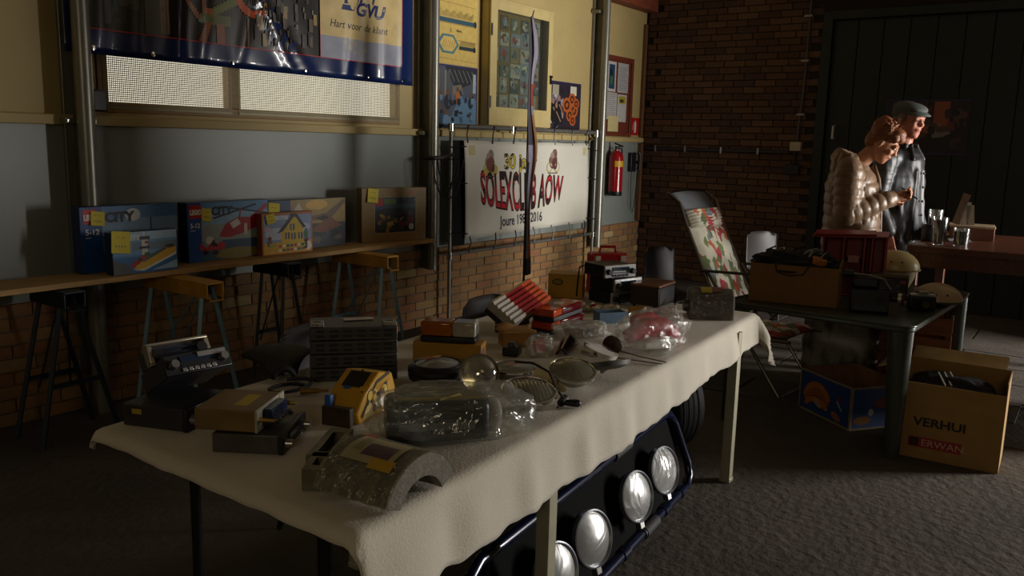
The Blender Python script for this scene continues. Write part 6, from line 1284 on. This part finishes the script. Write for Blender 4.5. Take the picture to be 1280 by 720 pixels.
# local frame: the person faces -y, right hand at -x, z up, feet at z=0
def hand(mb, wrist, dirv, palm_n, side, curl=.9, S=1.0):
    """palm, four unequal bent fingers and a thumb leaving the side of the palm"""
    w = Vector(wrist); d_ = Vector(dirv).normalized(); n = Vector(palm_n).normalized(); s = d_.cross(n).normalized() * side
    for k in (-.028, -.009, .009, .028): caps(mb, w + s * k * .7 * S, w + d_ * .085 * S + s * k * S, .013 * S, .012 * S, 10, 4)
    for k, L in ((-.030, .062), (-.010, .076), (.010, .080), (.030, .070)):
        b0 = w + d_ * .088 * S + s * k * S; d1 = (d_ * math.cos(curl * .5) + n * math.sin(curl * .5)); b1 = b0 + d1 * L * .45 * S; d2 = (d_ * math.cos(curl * 1.3) + n * math.sin(curl * 1.3)); b2 = b1 + d2 * L * .32 * S; d3 = (d_ * math.cos(curl * 1.9) + n * math.sin(curl * 1.9)); b3 = b2 + d3 * L * .25 * S
        caps(mb, b0, b1, .0095 * S, .009 * S, 10, 4); caps(mb, b1, b2, .009 * S, .0082 * S, 10, 4); caps(mb, b2, b3, .0082 * S, .007 * S, 10, 4)
    t0 = w + d_ * .025 * S + s * .03 * S; t1 = t0 + (s * .75 + d_ * .55 + n * .35).normalized() * .04 * S; t2 = t1 + (d_ * .8 + n * .5 + s * .1).normalized() * .032 * S
    caps(mb, t0, t1, .013 * S, .011 * S, 10, 4); caps(mb, t1, t2, .011 * S, .0085 * S, 10, 4)
def head(mb, H, rotx, rotz, S=1.0):
    """H: centre of the skull; returns the transform"""
    T = Matrix.Translation(H) @ Euler((rotx, 0, rotz), 'XYZ').to_matrix().to_4x4() @ Matrix.Scale(S, 4)
    def e(c, r, rot=(0, 0, 0)): mb.sph((0, 0, 0), r, 20, 14, T @ XF(c, *rot))
    e((0, .012, .03), (.076, .096, .088)); e((0, -.02, -.03), (.064, .074, .085)); e((0, -.045, -.075), (.045, .045, .042)); e((0, -.066, -.098), (.022, .02, .02))
    e((0, -.084, .026), (.048, .016, .014)); e((0, -.093, .0), (.011, .016, .03), (-14, 0, 0)); e((0, -.106, -.022), (.016, .016, .013)); e((-.035, -.07, -.022), (.024, .022, .022)); e((.035, -.07, -.022), (.024, .022, .022))
    e((0, -.088, -.052), (.026, .012, .0065)); e((0, -.085, -.063), (.022, .011, .007))
    for s in (-1, 1): e((s * .077, .008, -.005), (.010, .022, .034), (8, 0, s * 14)); e((s * .03, -.083, .012), (.016, .008, .01))
    return T
def eyes(T, par):
    for s in (-1, 1):
        mb = MB(); mb.sph((0, 0, 0), .0105, 12, 8, T @ XF((s * .03, -.083, .006))); e = obj('eye', mb, mat('eye_white', 'cfc8bc', .2), par, smooth=180)
        mb = MB(); mb.sph((0, 0, 0), (.0055, .003, .0055), 10, 6, T @ XF((s * .03, -.0925, .005))); obj('iris', mb, mat('iris', '2a2018', .2), e)
        mb = MB(); mb.tube([T @ Vector((s * (.012 + .012 * k), -.0965 + .004 * k, .028 + .004 * math.sin(k * 1.2))) for k in range(4)], [.003, .004, .004, .0025], 6); obj('eyebrow', mb, mat('brow_hair', '4a3020', .8), par)
    mb = MB(); mb.tube([T @ Vector((x, -.0985 + abs(x) * .25, -.0575)) for x in (-.022, -.011, 0, .011, .022)], [.0015, .003, .0035, .003, .0015], 6); obj('lips', mb, mat('lips', '8a4a42', .4), par)
# ---------------- woman in beige quilted jacket
WX_, WY_ = 6.22, 1.45
wm = thing('person', 'person with short auburn hair in beige quilted jacket looking down at their hands', 'person', (WX_, WY_, 0), 8)
mb = MB()
HC = Vector((0, -.15, 1.605))
caps(mb, (0, .0, .98), (0, .02, 1.18), .13, .12); caps(mb, (0, .02, 1.18), (0, .03, 1.36), .12, .125); caps(mb, (-.10, .03, 1.42), (.10, .03, 1.42), .075, .075)
caps(mb, (0, .02, 1.43), (0, -.09, 1.55), .058, .054)
T = head(mb, HC, R(32), R(-4), 1.03)
for s in (-1, 1):
    caps(mb, (s * .095, .01, .95), (s * .095, -.02, .52), .085, .06); caps(mb, (s * .095, -.02, .52), (s * .095, .02, .09), .055, .038); caps(mb, (s * .095, .03, .06), (s * .10, -.13, .035), .04, .035)
sh = {-1: Vector((-.175, .03, 1.42)), 1: Vector((.175, .03, 1.42))}
el = {-1: Vector((-.225, .02, 1.13)), 1: Vector((.225, .01, 1.14))}
wr_ = {-1: Vector((-.055, -.235, 1.24)), 1: Vector((.06, -.235, 1.23))}
for s in (-1, 1):
    caps(mb, sh[s], el[s], .05, .042); caps(mb, el[s], wr_[s], .042, .027)
    dv_ = (wr_[s] - el[s]).normalized(); hand(mb, wr_[s] + dv_ * .01, Vector((-s * .35, -.9, .25)), Vector((-s * .9, .1, .3)), 1 if s > 0 else -1, .9)
body = meld('body', mb, M_skin, wm, .0065, 4)
eyes(T, wm)
mb = MB(); mb.box((0.005, -.345, 1.275), (.07, .008, .13), (R(-55), 0, 0)); ph_ = obj('phone', mb, M_black, None, bevel=.006)
ph_.name = 'mobile_phone'; tag(ph_, 'small dark phone held in the hands of the person in beige', 'phone'); ph_.matrix_world = Matrix.Translation((WX_, WY_, 0)) @ Euler((0, 0, R(8))).to_matrix().to_4x4()
# hair: cropped, swept up and over the brow
mb = MB()
def he(c, r, rot=(0, 0, 0)): mb.sph((0, 0, 0), r, 20, 14, T @ XF(c, *rot))
he((0, .025, .055), (.086, .098, .078)); he((0, .065, .0), (.07, .052, .075)); he((0, -.04, .095), (.066, .055, .038), (-18, 0, 0)); he((.0, -.078, .078), (.05, .03, .028), (-30, 0, 0)); he((.01, .055, .115), (.055, .06, .04), (20, 0, 0)); he((0, .085, .085), (.05, .045, .05))
for s in (-1, 1): he((s * .066, .03, .03), (.02, .05, .05)); he((s * .06, -.045, .06), (.02, .035, .03))
rh = random.Random(2)
for k in range(90):
    a = rh.uniform(-1.2, 1.2); b_ = rh.uniform(-.6, 2.2); d_ = Vector((math.sin(a), -math.sin(b_) * math.cos(a) + .3, math.cos(b_) * math.cos(a) * .8 + .5)); c = Vector((0, .02, .05)) + Vector((d_.x * .075, d_.y * .075, d_.z * .07)); caps(mb, T @ c, T @ (c + d_ * .014 + Vector((0, -.012, 0))), .009, .003, 8, 3)
M_hair = mat('auburn_hair', '7a4420', .5, var=.35, scale=60, bump=.5, bscale=120, stretch=(1, .3, 1))
meld('hair', mb, M_hair, wm, .006, 1)
# quilted jacket
M_jk = mat('beige_nylon', '73583f', .42, var=.08, scale=10, bump=.12, bscale=30, sheen=.1)
mb = MB()
SEC = [(.84, .215, .185, -.005), (.90, .225, .192, -.005), (1.0, .222, .188, .0), (1.1, .215, .182, .005), (1.22, .215, .18, .012), (1.32, .212, .172, .02), (1.39, .19, .145, .028), (1.44, .14, .11, .03), (1.47, .08, .08, .025)]
def sect(i, k, n=36): z, rx, ry, yo = SEC[i]; q = 2 * PI * k / n; return (rx * math.copysign(abs(math.cos(q)) ** .85, math.cos(q)), yo + ry * math.copysign(abs(math.sin(q)) ** .85, math.sin(q)), z)
nS = 36; mb.add([sect(i, k) for i in range(len(SEC)) for k in range(nS)], [tuple(range(nS - 1, -1, -1)), tuple((len(SEC) - 1) * nS + k for k in range(nS))] + [(i * nS + k, i * nS + (k + 1) % nS, (i + 1) * nS + (k + 1) % nS, (i + 1) * nS + k) for i in range(len(SEC) - 1) for k in range(nS)])
for s in (-1, 1):
    caps(mb, sh[s], el[s], .094, .084, 20); caps(mb, el[s], wr_[s], .084, .052, 20)
jk = meld('jacket', mb, M_jk, wm, .0085, 5)
def seg_t(p, a, b_):
    d_ = b_ - a; t = max(0, min(1, (p - a).dot(d_) / d_.length_squared)); return t * d_.length, (p - a - d_ * t).length
jk.data.calc_loop_triangles(); nrm = [v.normal.copy() for v in jk.data.vertices]
for v, n in zip(jk.data.vertices, nrm):
    s = -1 if v.co.x < 0 else 1; t1, d1 = seg_t(v.co, sh[s], el[s]); t2, d2 = seg_t(v.co, el[s], wr_[s]); L1 = (el[s] - sh[s]).length
    if min(d1, d2) < .102 and abs(v.co.x) > .05: q = (t1 if d1 < d2 else L1 + t2) / .062
    else: q = (v.co.z - .02 * math.cos(v.co.x * 7)) / .078
    pil = abs(math.sin(q * PI)) ** .55
    v.co += n * (.0085 * pil + .003 * noise.noise(v.co * 14) + .0015 * noise.noise(v.co * 45) - .004)
mb = MB(); mb.tube([(0, -.165, .86), (0, -.178, 1.0), (0, -.165, 1.2), (0, -.14, 1.36), (0, -.105, 1.45)], [.018, .02, .02, .018, .016], 10, flatz=.6); obj('zip_placket', mb, M_jk, wm, smooth=180)
mb = MB()
for k in range(11): a = PI * k / 10 * 1.25 - PI * .125; caps(mb, (.125 * math.cos(a), .045 + .10 * math.sin(a), 1.455 + .045 * math.sin(a)), (.118 * math.cos(a), .04 + .085 * math.sin(a), 1.505 + .035 * math.sin(a)), .036, .03, 10, 4)
mb.sph((0, .125, 1.43), (.12, .05, .08), 18, 12); mb.sph((0, .10, 1.49), (.10, .05, .045), 18, 12)
meld('hood', mb, M_jk, wm, .008, 4)
mb = MB()
for s in (-1, 1): caps(mb, (s * .095, .01, .95), (s * .10, -.015, .52), .108, .08); caps(mb, (s * .10, -.015, .52), (s * .10, .02, .10), .08, .06)
mb.sph((0, .01, .93), (.17, .13, .1), 20, 12); meld('trousers', mb, mat('dark_trousers', '1c2030', .8, var=.15), wm, .012, 4)
for s in (-1, 1): mb = MB(); caps(mb, (s * .10, .04, .045), (s * .105, -.14, .04), .047, .042); mb2 = meld('shoe', mb, mat('dark_shoe', '1a1614', .4), wm, .008, 2)
# ---------------- man in black jacket and flat cap
mn = thing('person', 'person in dark grey flat cap and black jacket standing behind the beige jacket', 'person', (6.82, 1.285, 0), -16)
mb = MB(); HM = Vector((0, -.03, 1.775))
caps(mb, (0, 0, 1.02), (0, .0, 1.24), .14, .135); caps(mb, (0, 0, 1.24), (0, .01, 1.44), .14, .14); caps(mb, (-.12, .01, 1.51), (.12, .01, 1.51), .075, .075); caps(mb, (0, .01, 1.54), (0, -.02, 1.70), .062, .058)
T2 = head(mb, HM, R(6), R(-14), 1.06)
for s in (-1, 1):
    caps(mb, (s * .10, .0, .98), (s * .11, -.01, .54), .092, .065); caps(mb, (s * .11, -.01, .54), (s * .11, .02, .09), .06, .04); caps(mb, (s * .11, .03, .06), (s * .12, -.15, .035), .042, .036)
    a, b_, c = Vector((s * .205, .01, 1.50)), Vector((s * .26, .03, 1.20)), Vector((s * .235, -.08, .96)); caps(mb, a, b_, .056, .046); caps(mb, b_, c, .046, .03); hand(mb, c, (0, -.25, -1), (-s, 0, 0), s, .5)
meld('body', mb, M_skin2, mn, .0065, 4); eyes(T2, mn)
mb = MB(); he2 = lambda c, r, rot=(0, 0, 0): mb.sph((0, 0, 0), r, 20, 14, T2 @ XF(c, *rot)); he2((0, .055, .0), (.078, .058, .07))
for s in (-1, 1): he2((s * .072, .0, .02), (.012, .04, .035))
meld('hair', mb, mat('grey_hair', '5a4a40', .6, var=.3, scale=50), mn, .007, 1)
M_cap = mat('dark_tweed', '4a4f4c', .85, var=.25, scale=90, bump=.3, bscale=200)
mb = MB(); he2((0, .02, .075), (.098, .112, .052), (8, 0, 0)); he2((0, -.03, .088), (.085, .085, .03), (14, 0, 0)); he2((0, .055, .045), (.088, .072, .05)); meld('flat_cap', mb, M_cap, mn, .006, 4)
mb = MB()
def brim(a, b_): q = (a - .5) * 1.9; r = .105 + .04 * b_ * math.cos(q); return T2 @ Vector((math.sin(q) * r * .85, -math.cos(q) * r + .005, .062 - .022 * b_))
mb.grid(brim, 16, 4); obj('cap_brim', mb, M_cap, mn, solid=.008, smooth=180)
M_bj = mat('black_waxed_cloth', '16171a', .48, var=.2, scale=5, bump=.5, bscale=9, stretch=(1.5, 1.5, .4))
mb = MB()
caps(mb, (0, .0, .92), (0, .01, 1.44), .185, .168, 24); mb.sph((0, .0, 1.02), (.24, .175, .2), 24, 14); mb.sph((0, .005, 1.32), (.235, .165, .2), 24, 14); caps(mb, (-.15, .01, 1.50), (.15, .01, 1.50), .085, .085)
for s in (-1, 1):
    a, b_, c = Vector((s * .205, .01, 1.49)), Vector((s * .265, .03, 1.20)), Vector((s * .238, -.075, .985)); caps(mb, a, b_, .085, .07); caps(mb, b_, c, .07, .052)
    for k in range(4): mb.sph(a.lerp(b_, .3 + .22 * k), (.088 - .003 * k, .088 - .003 * k, .022), 16, 8)
    for k in (0, 3): caps(mb, (s * (.05 + .035 * k), -.150 + .02 * k, 1.42 - .02 * k), (s * (.09 + .02 * k), -.160 + .016 * k, .92), .014, .022, 8, 3)
jm = meld('jacket', mb, M_bj, mn, .01, 4)
for v in jm.data.vertices: v.co += v.normal * (.014 * noise.noise(Vector((v.co.x * 9, v.co.y * 9, v.co.z * 3.2))) + .008 * (.3 - abs(noise.noise(Vector((v.co.x * 14 + v.co.z * 4, v.co.y * 14, v.co.z * 6))))))
mb = MB()
for k in range(13): a = -PI * .35 + PI * 1.7 * k / 12; caps(mb, (.085 * math.cos(a), .0 + .08 * math.sin(a), 1.545), (.092 * math.cos(a), -.005 + .088 * math.sin(a), 1.60), .02, .016, 8, 3)
for s in (-1, 1): caps(mb, (s * .045, -.085, 1.58), (s * .075, -.125, 1.50), .018, .016, 8, 3)
meld('collar', mb, M_bj, mn, .008, 2)
for k in range(5): mb = MB(); mb.sph((.012, -.172 - .004 * k, 1.40 - .1 * k), .009, 8, 6); obj('button', mb, M_black, mn)
mb = MB()
for s in (-1, 1): caps(mb, (s * .10, .0, .98), (s * .11, -.01, .54), .115, .085); caps(mb, (s * .11, -.01, .54), (s * .11, .02, .10), .085, .065)
mb.sph((0, 0, .96), (.18, .14, .1), 20, 12); meld('trousers', mb, mat('navy_jeans', '1a2138', .8, var=.2), mn, .012, 4)
for s in (-1, 1): mb = MB(); caps(mb, (s * .11, .04, .045), (s * .12, -.16, .04), .05, .044); meld('shoe', mb, MATS['dark_shoe'], mn, .008, 2)
